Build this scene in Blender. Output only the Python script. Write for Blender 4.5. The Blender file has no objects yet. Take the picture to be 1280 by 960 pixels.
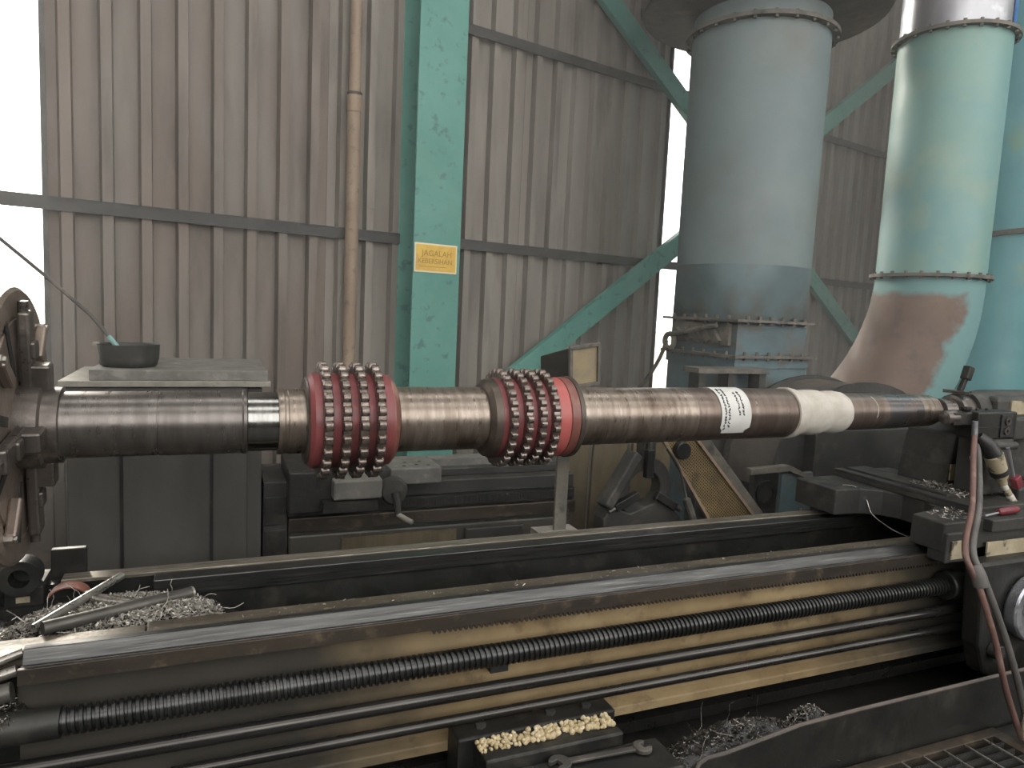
import bpy, bmesh, math, random
from mathutils import Vector, Matrix
random.seed(7)
S = bpy.context.scene
COL = S.collection
# ------------------------------------------------------------------ camera
CAM = Vector((0, 0, 1.55)); F = 890.0
RT = Vector((0.92332893, -0.38120386, 0.046339)); DN = Vector((0.00258877, -0.11448954, -0.99342108)); FW = Vector((0.38400128, 0.91737438, -0.10472466))
cd = bpy.data.cameras.new('camera'); cam = bpy.data.objects.new('camera', cd); COL.objects.link(cam)
cd.sensor_fit = 'HORIZONTAL'; cd.sensor_width = 36; cd.lens = F/1280*36; cd.clip_start = .05; cd.clip_end = 200
cam.matrix_world = Matrix(((RT.x, -DN.x, -FW.x, CAM.x), (RT.y, -DN.y, -FW.y, CAM.y), (RT.z, -DN.z, -FW.z, CAM.z), (0, 0, 0, 1)))
S.camera = cam
# ------------------------------------------------------------------ sky, sun, exposure
SKY = 4.0
W = bpy.data.worlds.new('overcast'); S.world = W; W.use_nodes = True
W.node_tree.nodes['Background'].inputs[0].default_value = (1.0, .985, .96, 1); W.node_tree.nodes['Background'].inputs[1].default_value = SKY
sl = bpy.data.lights.new('sun', 'SUN'); so = bpy.data.objects.new('sun', sl); COL.objects.link(so)
sl.energy = 2.8; sl.color = (1, .93, .80); sl.angle = math.radians(8)
so.rotation_euler = Vector((.28, -.95, -.45)).to_track_quat('-Z', 'Y').to_euler()
VS = S.view_settings; VS.view_transform = 'Standard'; VS.look = 'None'; VS.gamma = 1; VS.use_curve_mapping = False; VS.exposure = 0.0

# ------------------------------------------------------------------ helpers
def tag(o, label=None, cat=None, group=None, kind=None):
    if label: o['label'] = label
    if cat: o['category'] = cat
    if group: o['group'] = group
    if kind: o['kind'] = kind
    return o
def V(*a): return Vector(a)
def empty(name, loc, label=None, cat=None, group=None, kind=None):
    o = bpy.data.objects.new(name, None); o.empty_display_size = .05; COL.objects.link(o); o.location = loc
    return tag(o, label, cat, group, kind)
def wloc(o):
    v = Vector(o.location)
    while o.parent: o = o.parent; v += Vector(o.location)
    return v
def basis(ax):
    ax = Vector(ax).normalized(); h = V(0, 0, 1) if abs(ax.z) < .9 else V(1, 0, 0)
    u = h.cross(ax).normalized(); return ax, u, ax.cross(u)
class MB:
    def __init__(s): s.v = []; s.f = []
    def add(s, vs, fs):
        n = len(s.v); s.v += [Vector(p) for p in vs]; s.f += [tuple(i+n for i in q) for q in fs]; return s
    def box(s, a, b, rz=0, piv=None):
        x0, y0, z0 = a; x1, y1, z1 = b
        vs = [V(x, y, z) for z in (z0, z1) for y in (y0, y1) for x in (x0, x1)]
        if rz:
            p = Vector(piv) if piv else V((x0+x1)/2, (y0+y1)/2, 0); m = Matrix.Rotation(rz, 3, 'Z'); vs = [m @ (q-p)+p for q in vs]
        return s.add(vs, [(0, 2, 3, 1), (4, 5, 7, 6), (0, 1, 5, 4), (2, 6, 7, 3), (0, 4, 6, 2), (1, 3, 7, 5)])
    def obox(s, c, ex, ey, ez, hx, hy, hz):
        c = Vector(c); ex, ey, ez = Vector(ex).normalized()*hx, Vector(ey).normalized()*hy, Vector(ez).normalized()*hz
        vs = [c+ex*i+ey*j+ez*k for k in (-1, 1) for j in (-1, 1) for i in (-1, 1)]
        return s.add(vs, [(0, 2, 3, 1), (4, 5, 7, 6), (0, 1, 5, 4), (2, 6, 7, 3), (0, 4, 6, 2), (1, 3, 7, 5)])
    def bar(s, p, q, w, h, up=(0, 0, 1)):
        p, q = Vector(p), Vector(q); d = (q-p); L = d.length; d.normalize(); sd = d.cross(Vector(up)).normalized(); u = sd.cross(d)
        return s.obox((p+q)/2, d, sd, u, L/2, w/2, h/2)
    def prism(s, poly, ext):          # poly: list of 3d points, ext: extrusion vector
        n = len(poly); e = Vector(ext); a = [Vector(p) for p in poly]
        return s.add(a+[p+e for p in a], [tuple(range(n))[::-1], tuple(range(n, 2*n))]+[(i, (i+1) % n, (i+1) % n+n, i+n) for i in range(n)])
    def rev(s, prof, c=(0, 0, 0), ax=(1, 0, 0), n=48, caps=True, wob=None):   # prof: (distance along ax, radius)
        ax, u, w = basis(ax); c = Vector(c); vs = []; fs = []
        for k, (t, r) in enumerate(prof):
            for i in range(n):
                a = 2*math.pi*i/n; rr = r*(1+(wob(k, a) if wob else 0)); vs.append(c+ax*t+(u*math.cos(a)+w*math.sin(a))*rr)
        for k in range(len(prof)-1):
            for i in range(n): j = (i+1) % n; fs.append((k*n+i, k*n+j, (k+1)*n+j, (k+1)*n+i))
        if caps: fs += [tuple(range(n))[::-1], tuple(range((len(prof)-1)*n, len(prof)*n))]
        return s.add(vs, fs)
    def cyl(s, p, q, r, r2=None, n=24):
        p, q = Vector(p), Vector(q); return s.rev([(0, r), ((q-p).length, r if r2 is None else r2)], p, q-p, n)
    def tube(s, pts, r, n=10, caps=True):
        pts = [Vector(p) for p in pts]; vs = []; fs = []; pu = None
        for k, p in enumerate(pts):
            d = (pts[min(k+1, len(pts)-1)]-pts[max(k-1, 0)]).normalized()
            u = basis(d)[1] if pu is None else (pu-d*pu.dot(d)).normalized()
            pu = u; w = d.cross(u); rr = r[k] if isinstance(r, (list, tuple)) else r
            for i in range(n): a = 2*math.pi*i/n; vs.append(p+(u*math.cos(a)+w*math.sin(a))*rr)
        for k in range(len(pts)-1):
            for i in range(n): j = (i+1) % n; fs.append((k*n+i, k*n+j, (k+1)*n+j, (k+1)*n+i))
        if caps: fs += [tuple(range(n))[::-1], tuple(range((len(pts)-1)*n, len(pts)*n))]
        return s.add(vs, fs)
    def ring(s, c, ax, R, r, n=40, m=8):
        ax, u, w = basis(ax); c = Vector(c); vs = []; fs = []
        for i in range(n):
            a = 2*math.pi*i/n; d = u*math.cos(a)+w*math.sin(a)
            for j in range(m): b = 2*math.pi*j/m; vs.append(c+d*(R+r*math.cos(b))+ax*(r*math.sin(b)))
        for i in range(n):
            for j in range(m): fs.append((i*m+j, ((i+1) % n)*m+j, ((i+1) % n)*m+(j+1) % m, i*m+(j+1) % m))
        return s.add(vs, fs)
    def annulus(s, c, ax, r0, r1, t, n=40):
        ax, u, w = basis(ax); c = Vector(c); vs = []; fs = []
        for (rr, tt) in ((r0, 0), (r1, 0), (r1, t), (r0, t)):
            for i in range(n): a = 2*math.pi*i/n; vs.append(c+ax*tt+(u*math.cos(a)+w*math.sin(a))*rr)
        for k in range(4):
            for i in range(n): j = (i+1) % n; l = (k+1) % 4; fs.append((k*n+i, k*n+j, l*n+j, l*n+i))
        return s.add(vs, fs)
    def build(s, name, mat, parent=None, smooth=False, bevel=0, seg=2, angle=35):
        me = bpy.data.meshes.new(name)
        if parent is not None: o0 = wloc(parent)
        else:
            lo = [min(p[i] for p in s.v) for i in range(3)]; hi = [max(p[i] for p in s.v) for i in range(3)]; o0 = V((lo[0]+hi[0])/2, (lo[1]+hi[1])/2, lo[2])
        me.from_pydata([tuple(p-o0) for p in s.v], [], s.f)
        bm = bmesh.new(); bm.from_mesh(me); bmesh.ops.recalc_face_normals(bm, faces=bm.faces); bm.to_mesh(me); bm.free()
        me.materials.append(mat)
        o = bpy.data.objects.new(name, me); COL.objects.link(o)
        if parent is not None: o.parent = parent
        else: o.location = o0
        if smooth:
            me.polygons.foreach_set('use_smooth', [True]*len(me.polygons)); me.set_sharp_from_angle(angle=math.radians(angle))
        if bevel:
            b = o.modifiers.new('bevel', 'BEVEL'); b.width = bevel; b.segments = seg; b.limit_method = 'ANGLE'; b.angle_limit = math.radians(40); b.harden_normals = False
        return o
def clone(o, parent=None, loc=None, rot=None):
    c = o.copy(); COL.objects.link(c); c.parent = parent
    if loc is not None: c.location = loc
    if rot is not None: c.rotation_euler = rot
    return c
# ------------------------------------------------------------------ materials
def lin(h):
    if isinstance(h, str):
        h = h.lstrip('#'); c = [int(h[i:i+2], 16)/255 for i in (0, 2, 4)]
        return tuple(x/12.92 if x <= .04045 else ((x+.055)/1.055)**2.4 for x in c)+(1,)
    return tuple(h)+(1,)
def mat(name, c, c2=None, c3=None, rough=.6, metal=0., scale=5., str=(1, 1, 1), lo=.38, hi=.62, scale3=9., lo3=.55, hi3=.68, str3=(1, 1, 1), bump=.1, bscale=60., bstr=(1, 1, 1), rvar=.12, spec=.5, bdist=.01):
    m = bpy.data.materials.new(name); m.use_nodes = True; N = m.node_tree.nodes; L = m.node_tree.links
    b = N['Principled BSDF']; tc = N.new('ShaderNodeTexCoord')
    def noise(sc, st, det=5, off=0):
        mp = N.new('ShaderNodeMapping'); mp.inputs['Scale'].default_value = st; mp.inputs['Location'].default_value = (off, off*.7, off*1.3); L.new(tc.outputs['Object'], mp.inputs[0])
        n = N.new('ShaderNodeTexNoise'); n.inputs['Scale'].default_value = sc; n.inputs['Detail'].default_value = det; n.inputs['Roughness'].default_value = .6; L.new(mp.outputs[0], n.inputs['Vector']); return n.outputs['Fac']
    def ramp(f, a, z):
        r = N.new('ShaderNodeMapRange'); r.inputs[1].default_value = a; r.inputs[2].default_value = z; L.new(f, r.inputs[0]); return r.outputs[0]
    col = None
    base = N.new('ShaderNodeRGB'); base.outputs[0].default_value = lin(c); col = base.outputs[0]; f1 = None
    for k, (cc, sc, st, a, z) in enumerate(((c2, scale, str, lo, hi), (c3, scale3, str3, lo3, hi3))):
        if cc is None: continue
        f = ramp(noise(sc, st, 6, 3.1*k+1), a, z); f1 = f1 or f
        mx = N.new('ShaderNodeMix'); mx.data_type = 'RGBA'; L.new(f, mx.inputs[0]); L.new(col, mx.inputs[6]); mx.inputs[7].default_value = lin(cc); col = mx.outputs[2]
    L.new(col, b.inputs['Base Color'])
    b.inputs['Metallic'].default_value = metal; b.inputs['Roughness'].default_value = rough; b.inputs['Specular IOR Level'].default_value = spec
    if rvar:
        r = N.new('ShaderNodeMapRange'); L.new(noise(scale*2.3, str, 4, 9), r.inputs[0]); r.inputs[1].default_value = .3; r.inputs[2].default_value = .7; r.inputs[3].default_value = max(.04, rough-rvar); r.inputs[4].default_value = min(1, rough+rvar); L.new(r.outputs[0], b.inputs['Roughness'])
    if bump:
        bp = N.new('ShaderNodeBump'); bp.inputs['Strength'].default_value = bump; bp.inputs['Distance'].default_value = bdist; L.new(noise(bscale, bstr, 4, 5), bp.inputs['Height']); L.new(bp.outputs[0], b.inputs['Normal'])
    return m
M = {}
M['sheet'] = mat('corrugated_sheet', '#8d877e', '#7c756d', '#605a53', rough=.62, metal=.15, scale=1.6, str=(1.6, 1.6, .35), scale3=2.2, str3=(2.5, 2.5, .5), lo3=.52, hi3=.75, bump=.15, bscale=14)
M['sheet_rust'] = mat('corrugated_sheet_brown', '#766f67', '#71645b', '#564f49', rough=.62, metal=.15, scale=1.8, str=(1.6, 1.6, .4), scale3=2.2, str3=(2.5, 2.5, .5), lo3=.52, hi3=.75, bump=.2, bscale=12)
M['girt'] = mat('girt_steel', '#3d3c39', '#31312f', '#4d4843', rough=.6, scale=5)
M['green'] = mat('green_paint', '#4f897c', '#5c9387', '#41706a', rough=.5, scale=3, scale3=14, lo3=.58, hi3=.66, bump=.06, bscale=40)
M['green_d'] = M['green']
M['conduit'] = mat('conduit_paint', '#94816d', '#83705f', '#6a5b4d', rough=.6, scale=6, str=(1, 1, .4), scale3=18)
M['duct1'] = mat('dusty_blue_paint', '#707c7b', '#677577', '#696b67', rough=.6, scale=2, scale3=1.5, lo3=.5, hi3=.7, bump=.05, bscale=8)
M['ductbox'] = mat('dusty_teal_paint', '#5a6f74', '#505f62', '#595751', rough=.65, scale=3.5, scale3=4, lo3=.5, hi3=.65, bump=.08, bscale=20)
M['ducttrans'] = mat('dusty_grey_teal_paint', '#66777a', '#5b6b6e', '#605f5a', rough=.62, scale=3, scale3=4, lo3=.5, hi3=.68, bump=.06, bscale=12)
M['duct2'] = mat('pale_teal_paint', '#74948b', '#6c9190', '#849889', rough=.5, scale=2, scale3=3.5, lo3=.5, hi3=.75, bump=.05, bscale=7)
M['primer'] = mat('brown_primer', '#6a564a', '#75604f', '#5a4c46', rough=.75, scale=4, scale3=6, bump=.05)
M['teal'] = mat('teal_tank_paint', '#6db0b6', '#62a3ad', '#84ae9f', rough=.4, scale=2.5, scale3=3, lo3=.56, hi3=.7, bump=.06, bscale=10)
M['galv'] = mat('galvanised', '#a9a9ad', '#8c8c93', '#c2c2c6', rough=.38, metal=.8, scale=3, str=(1, 1, .3), scale3=7)
M['blue'] = mat('blue_paint', '#2f5f9e', '#27508c', rough=.5, scale=3)
M['brownsteel'] = mat('brown_grey_steel', '#5c544d', '#4a4541', '#6b5a4b', rough=.65, scale=4, scale3=6)
M['flange'] = mat('dusty_flange', '#55544f', '#6d675d', '#3f3e3b', rough=.75, scale=9, scale3=12)
M['iron'] = mat('oily_cast_iron', '#292926', '#20201f', '#3a3731', rough=.45, metal=.2, scale=6, scale3=8, bump=.12, bscale=50)
M['iron2'] = mat('dusty_cast_iron', '#393835', '#2d2d2b', '#4c4842', rough=.6, metal=.1, scale=5, scale3=9, bump=.12, bscale=40)
M['cabinet'] = mat('dark_cabinet_paint', '#4d4c48', '#41403d', '#48403a', rough=.55, scale=3, str=(1.5, 1.5, .4), scale3=3, bump=.05)
M['dusttop'] = mat('dusty_plate', '#8a857b', '#77736b', '#5d5a55', rough=.75, scale=12, scale3=30, lo3=.62, hi3=.7)
M['way'] = mat('scraped_way', '#4a4a49', '#3b3b3a', '#5c5b5a', rough=.36, metal=.75, scale=14, str=(.25, 6, 6), scale3=22, str3=(.2, 8, 8), bump=.05, bscale=90, bstr=(.1, 1, 1))
M['way2'] = mat('worn_rear_way', '#8a8377', '#6c655a', '#a9a193', rough=.42, metal=.5, scale=14, str=(.25, 6, 6), scale3=30, str3=(.5, 4, 4), bump=.05, bscale=90)
M['waydust'] = mat('oily_ledge', '#665d50', '#494238', '#7d7364', rough=.5, metal=.3, scale=9, str=(.5, 1, 1), scale3=40, lo3=.6, hi3=.66)
M['rackst'] = mat('rack_steel', '#4e463d', '#3b3631', '#6a5e4e', rough=.42, metal=.5, scale=8, str=(.3, 1, 1), scale3=14)
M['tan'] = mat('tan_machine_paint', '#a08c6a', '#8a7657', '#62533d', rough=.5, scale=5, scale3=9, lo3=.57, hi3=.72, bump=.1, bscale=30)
M['tan_l'] = mat('oil_black_machine_paint', '#4a463f', '#3b3934', '#6e6247', rough=.45, scale=4, scale3=9, lo3=.62, hi3=.72)
M['screw'] = mat('oiled_screw_steel', '#4a4a49', '#3a3a3a', rough=.33, metal=.8, scale=10, bump=0, rvar=.05)
M['rod'] = mat('oiled_rod_steel', '#4e4c49', '#3c3a38', rough=.28, metal=.8, scale=6, str=(.3, 1, 1), bump=0, rvar=.05)
M['shaft_d'] = mat('dark_turned_steel', '#6f6a66', '#5d5854', '#4e4641', rough=.3, metal=.75, scale=5, str=(6, 1, 1), scale3=4, bump=.02, bscale=30, bstr=(6, .4, .4), rvar=.06)
M['shaft_s'] = mat('polished_steel', '#8f8f8c', '#7f7e7a', rough=.2, metal=1, scale=5, str=(12, 1, 1), bump=.02, rvar=.05)
M['shaft_b'] = mat('brown_turned_steel', '#776b60', '#8f857b', '#5c4f45', rough=.33, metal=.8, scale=6, str=(7, .8, .8), scale3=4, str3=(2, 1, 1), bump=.13, bscale=14, bstr=(9, 1.2, 1.2), rvar=.1)
M['shaft_r'] = mat('rusty_turned_steel', '#675a52', '#766a62', '#4f443e', rough=.36, metal=.75, scale=5, str=(7, .8, .8), scale3=3, str3=(1.5, 1, 1), bump=.1, bscale=14, bstr=(9, 1.2, 1.2), rvar=.1)
M['shaft_blue'] = mat('heat_tinted_steel', '#5a5a5e', '#625e5c', '#6a5f58', rough=.3, metal=.8, scale=4, str=(5, .6, .6), scale3=3, bump=0, rvar=.04)
M['red'] = mat('red_primer_paint', '#7d4142', '#6e393a', '#593332', rough=.4, scale=4, str=(4, 1, 1), scale3=6, bump=.03)
M['redhub'] = mat('bright_red_paint', '#a95854', '#9b4e4a', rough=.38, scale=4, bump=.02)
M['redbrown'] = mat('brown_red_paint', '#7a4a42', '#6a433c', '#8c6a58', rough=.42, scale=5, str=(4, 1, 1), scale3=8)
M['tooth'] = mat('worn_tooth_steel', '#7d736d', '#665b54', '#968c85', rough=.33, metal=.8, scale=30, scale3=40)
M['hubface'] = mat('dark_hub_steel', '#5a5048', '#463f3a', '#6d5c4f', rough=.45, metal=.5, scale=8)
M['plate'] = mat('faceplate_steel', '#8a7d73', '#766a61', '#998c80', rough=.4, metal=.6, scale=5, scale3=7)
M['jaw'] = mat('jaw_steel', '#6a635e', '#544f4b', '#8a827a', rough=.35, metal=.7, scale=9)
M['paper'] = mat('paper', '#c6c6c2', '#b9b8b3', rough=.8, scale=8, bump=.05)
M['cloth'] = mat('cloth_wrap', '#b9b4ab', '#aaa499', rough=.85, scale=14, bump=.1, bscale=50)
M['ink'] = mat('black_ink', '#26262a', rough=.8, bump=0, rvar=0)
M['yellow'] = mat('yellow_sign', '#d9b64a', '#cfa544', '#c99f55', rough=.5, scale=20, scale3=14, bump=0)
M['cream'] = mat('cream_border', '#e2d2b4', rough=.6, bump=0)
M['wood'] = mat('dirty_wood', '#635944', '#4f4636', '#3d372f', rough=.8, scale=4, str=(3, 3, .4), scale3=6)
M['grease'] = mat('dried_grease', '#bfb08f', '#9c8a62', '#d6cbb0', rough=.6, scale=40, scale3=60)
M['chip'] = mat('steel_swarf', '#77736c', '#55514b', '#a8a39a', rough=.3, metal=.8, scale=60, scale3=90)
M['chipb'] = mat('bright_swarf', '#b3aea5', '#8d887f', '#d0ccc4', rough=.35, metal=.5, scale=60, scale3=90)
M['greyplate'] = mat('grey_slide_plate', '#6f6d67', '#5d5b56', '#7d7a73', rough=.6, scale=9, scale3=20)
M['chipd'] = mat('dark_swarf', '#2c2b28', '#1e1e1c', '#4a4742', rough=.4, metal=.5, scale=60, scale3=90)
M['sludge'] = mat('oil_sludge', '#1a1a1a', '#232220', rough=.35, scale=8, bump=.3, bscale=40)
M['floor'] = mat('oily_concrete', '#4a4844', '#3a3936', '#2b2a28', rough=.65, scale=2, scale3=4)
M['steelrod'] = mat('bare_steel_bar', '#a8a49d', '#8d8982', '#77726a', rough=.32, metal=.8, scale=10)
M['pipe'] = mat('dull_pipe', '#5d5a55', '#4c4a46', '#77716a', rough=.45, metal=.5, scale=8)
M['rust'] = mat('red_rust', '#8a5a4c', '#74493e', '#5d4038', rough=.75, scale=20)
M['hose'] = mat('brown_hose', '#6d5048', '#5a443e', '#7d6a60', rough=.6, scale=8, str=(2, 2, .4))
M['hose2'] = mat('grey_hose', '#5a5754', '#484644', rough=.55, scale=8)
M['hose3'] = mat('beige_hose', '#a39480', '#8f806c', rough=.6, scale=10)
M['beige'] = mat('chipped_beige_paint', '#a59b83', '#8e836b', '#4c463b', rough=.6, scale=9, scale3=12, lo3=.54, hi3=.6)
M['white'] = mat('white_plastic', '#d8d5cc', '#bdb8ab', rough=.5, scale=12)
M['darkred'] = mat('dark_red_plastic', '#7a2f38', '#5e262d', rough=.45, scale=14)
M['black'] = mat('black_rubber', '#1c1c1c', '#262624', rough=.6)
M['guard'] = None
M['lampface'] = mat('dusty_lamp_glass', '#857a69', '#938569', '#6f6a60', rough=.4, scale=18)
M['ceil'] = mat('roof_sheet', '#8a877f', '#77746d', rough=.7, scale=2)
M['ext'] = mat('pale_render', '#cfc6b4', '#bdb4a2', rough=.9, scale=3)

def grime_shade_x(m, dark, a, b, c, d):
    # oil grime at the left end, grime plus painted carriage shade at the right, noise-broken (object X in metres)
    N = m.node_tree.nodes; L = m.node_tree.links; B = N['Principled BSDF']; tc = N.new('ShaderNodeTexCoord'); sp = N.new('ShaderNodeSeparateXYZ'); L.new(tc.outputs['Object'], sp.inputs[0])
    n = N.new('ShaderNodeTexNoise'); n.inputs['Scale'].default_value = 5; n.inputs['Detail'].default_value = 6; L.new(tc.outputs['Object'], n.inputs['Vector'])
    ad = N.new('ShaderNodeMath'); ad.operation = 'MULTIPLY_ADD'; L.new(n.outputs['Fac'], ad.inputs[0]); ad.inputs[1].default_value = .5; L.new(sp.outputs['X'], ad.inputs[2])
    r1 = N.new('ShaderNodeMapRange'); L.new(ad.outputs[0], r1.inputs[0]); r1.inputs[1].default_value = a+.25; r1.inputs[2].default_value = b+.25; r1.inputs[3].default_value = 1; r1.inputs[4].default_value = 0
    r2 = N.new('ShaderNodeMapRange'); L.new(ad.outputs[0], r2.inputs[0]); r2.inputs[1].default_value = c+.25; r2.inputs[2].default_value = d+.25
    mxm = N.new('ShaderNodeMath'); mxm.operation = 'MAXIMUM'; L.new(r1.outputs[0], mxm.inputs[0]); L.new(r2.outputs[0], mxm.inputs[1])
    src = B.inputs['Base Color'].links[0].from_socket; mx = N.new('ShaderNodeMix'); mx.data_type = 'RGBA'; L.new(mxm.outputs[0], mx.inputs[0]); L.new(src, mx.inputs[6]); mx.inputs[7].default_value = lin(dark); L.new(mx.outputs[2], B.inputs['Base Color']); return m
grime_shade_x(M['tan'], '#3d3a34', 0.25-1.8, .75-1.8, 1.9-1.8, 2.6-1.8)
def perforated():
    m = mat('perforated_yellow_guard', '#8a7650', '#766548', '#5e523c', rough=.55, scale=8); N = m.node_tree.nodes; L = m.node_tree.links; b = N['Principled BSDF']
    tc = N.new('ShaderNodeTexCoord'); mp = N.new('ShaderNodeMapping'); mp.inputs['Rotation'].default_value = (0, math.radians(50), 0); mp.inputs['Scale'].default_value = (85, 0.001, 85); L.new(tc.outputs['Object'], mp.inputs[0])
    v = N.new('ShaderNodeTexVoronoi'); v.inputs['Scale'].default_value = 1; v.inputs['Randomness'].default_value = 0; L.new(mp.outputs[0], v.inputs['Vector'])
    r = N.new('ShaderNodeMapRange'); r.inputs[1].default_value = .3; r.inputs[2].default_value = .38; L.new(v.outputs['Distance'], r.inputs[0])
    src = b.inputs['Base Color'].links[0].from_socket; mx = N.new('ShaderNodeMix'); mx.data_type = 'RGBA'; mx.inputs[6].default_value = lin('#1d1a16'); L.new(r.outputs[0], mx.inputs[0]); L.new(src, mx.inputs[7]); L.new(mx.outputs[2], b.inputs['Base Color']); return m
M['guard'] = perforated()

# ================================================================== THE SHED
TH = math.radians(12.12); WD = V(math.cos(TH), math.sin(TH), 0); WN = V(-math.sin(TH), math.cos(TH), 0); WP = V(0, 4.5, 0)
def wp(s, z, off=0.): return WP+WD*s-WN*off+V(0, 0, z)           # a point on the back wall, off = distance into the room
fl = MB().box((-9, -4, -.2), (16, 9, 0)).build('floor', M['floor']); tag(fl, 'dark oily concrete floor', kind='structure')
eg = MB().box((-60, 9, -.2), (60, 60, 0)).build('ground', M['ext']); tag(eg, 'pale ground outside the shed', kind='structure')
H = 6.3
wall = empty('wall_back', wp(1.4, 0), kind='structure'); wall['label'] = 'dirty corrugated steel sheet wall'
PITCH = .183
def sheet(n, mt):
    mb = MB(); prof = []
    for i in range(n):
        a = i*PITCH
        prof += [(a, 0), (a+PITCH*.5-.036, 0), (a+PITCH*.5-.028, .05), (a+PITCH*.5+.022, .05), (a+PITCH*.5+.034, 0)]
    prof.append((n*PITCH+.008, 0)); pts = prof+[(x, y-.0015) for x, y in prof[::-1]]
    k = len(prof); vs = []
    for z in (0, H):
        for x, y in prof: vs.append(WD*x-WN*y+V(0, 0, z))
        for x, y in prof: vs.append(WD*x-WN*(y-.002)+V(0, 0, z))
    fs = []
    for i in range(k-1):
        fs.append((i, i+1, 2*k+i+1, 2*k+i)); fs.append((k+i, 3*k+i, 3*k+i+1, k+i+1)); fs.append((i, k+i, k+i+1, i+1)); fs.append((2*k+i, 2*k+i+1, 3*k+i+1, 3*k+i))
    fs += [(0, 2*k, 3*k, k), (k-1, 2*k-1, 4*k-1, 3*k-1)]
    mb.add(vs, fs); return mb
def put_sheet(s, n, mt, o=[0]):
    o[0] = .005-o[0]; m = sheet(n, mt); m.v = [p+wp(s-.004, 0, o[0]) for p in m.v]; return m.build('panel', mt, wall)
s0 = -.815
for n, mt in ((3, 'sheet_rust'), (5, 'sheet_rust'), (3, 'sheet'), (5, 'sheet'), (5, 'sheet'), (3, 'sheet')):
    put_sheet(s0, n, M[mt]); s0 += n*PITCH
LAST = s0
for k in range(6): put_sheet(4.75+k*(5*PITCH+.002), 5, M['sheet'])
for k in range(3): put_sheet(-4.6+k*(5*PITCH+.002), 5, M['sheet'])
wf = MB().box((-4.9, -4.1, 0), (11.6, -4, 2.1)).build('wall_front_blocker', M['brownsteel']); tag(wf, 'unseen low front wall added to block low light, open above', kind='structure')  # added behind the camera to narrow the light opening and darken low reflections
# other walls of the shed, roof with open light strips
wl = MB().box((-4.9, -4, 0), (-4.8, 4.2, H)).build('wall_left', M['ceil']); tag(wl, 'side wall of the shed', kind='structure')
wr = MB().box((11.5, -4, 0), (11.6, 7.5, H)).build('wall_right', M['ceil']); tag(wr, 'side wall of the shed', kind='structure')
ce = empty('ceiling', (3, 1, H), kind='structure'); ce['label'] = 'sheet metal shed roof'
for (a, b) in ((-4, -1.6), (-.2, 2.0), (3.0, 7.4)):
    MB().box((-5, a, H), (11.6, b, H+.06)).build('roof_panel', M['ceil'], ce)
# edge trims of the two openings
tag(MB().obox(wp(-.822, H/2, .02), WD, WN, (0, 0, 1), .012, .03, H/2).build('trim_1', M['girt']), kind='structure')
tag(MB().obox(wp(LAST, H/2, .01), WD, WN, (0, 0, 1), .008, .02, H/2).build('trim_2', M['girt']), kind='structure')
tag(MB().obox(wp(-2.7, .5, .05), WD, WN, (0, 0, 1), 1.88, .06, .5).build('trim_3', M['brownsteel']), kind='structure')
# girts: angle section = web + lip
def girt(s0, s1, z, label):
    g = empty('wall_girt', wp((s0+s1)/2, z, .05), label, 'beam', 'girts along the sheet wall')
    MB().obox(wp((s0+s1)/2, z-.015, .068), WD, WN, (0, 0, 1), (s1-s0)/2, .004, .032).build('web', M['girt'], g)
    MB().obox(wp((s0+s1)/2, z+.017, .063), WD, WN, (0, 0, 1), (s1-s0)/2, .009, .004).build('lip', M['girt'], g)
girt(-4.6, 1.12, 1.985, 'dark steel girt crossing the bright opening and the sheets beside the conduit')
girt(1.42, 8.6, 1.995, 'dark steel girt running behind the yellow sign height right of the green column')
girt(1.42, 8.6, 3.42, 'upper dark steel girt between green column and the diagonal brace')
# green H column
cb = wp(1.28, 0, .16); col = empty('column', cb, 'green painted steel H column carrying a yellow sign', 'column')
MB().obox(wp(1.285, H/2, .275), WD, WN, (0, 0, 1), .17, .008, H/2).build('flange', M['green'], col, bevel=.002)
MB().obox(wp(1.285, H/2, .02+.03), WD, WN, (0, 0, 1), .17, .008, H/2).build('flange', M['green'], col, bevel=.002)
MB().obox(wp(1.285, H/2, .162), WD, WN, (0, 0, 1), .006, .105, H/2).build('web', M['green'], col)
# yellow sign
sg = empty('sign', wp(1.275, 1.76, .286), 'yellow rectangular sign with cream border on the green column', 'sign')
MB().obox(wp(1.275, 1.85, .286), WD, WN, (0, 0, 1), .154, .0025, .092).build('border', M['cream'], sg)
MB().obox(wp(1.275, 1.85, .289), WD, WN, (0, 0, 1), .144, .0015, .082).build('panel', M['yellow'], sg)
def text_obj(txt, size, pos, xd, nd, m, parent, name='lettering'):
    c = bpy.data.curves.new(name, 'FONT'); c.body = txt; c.size = size; c.align_x = 'CENTER'; c.extrude = .0004
    t = bpy.data.objects.new(name, c); COL.objects.link(t); dg = bpy.context.evaluated_depsgraph_get(); me = bpy.data.meshes.new_from_object(t.evaluated_get(dg)); bpy.data.objects.remove(t)
    up = V(0, 0, 1); mt = Matrix((xd, up, nd)).transposed().to_4x4(); mt.translation = Vector(pos)-wloc(parent); me.transform(mt); me.materials.clear(); me.materials.append(m)
    o = bpy.data.objects.new(name, me); COL.objects.link(o); o.parent = parent; return o
M['signink'] = mat('faded_sign_ink', '#8a6a2c', '#a5822f', rough=.6, scale=40, bump=0)
text_obj('JAGALAH', .052, wp(1.28, 1.862, .2915), WD, -WN, M['signink'], sg)
text_obj('KEBERSIHAN', .044, wp(1.268, 1.815, .2915), WD, -WN, M['signink'], sg)
MB().obox(wp(1.25, 1.795, .2915), WD, WN, (0, 0, 1), .1, .0006, .0015).build('rule_line', M['signink'], sg)
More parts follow.
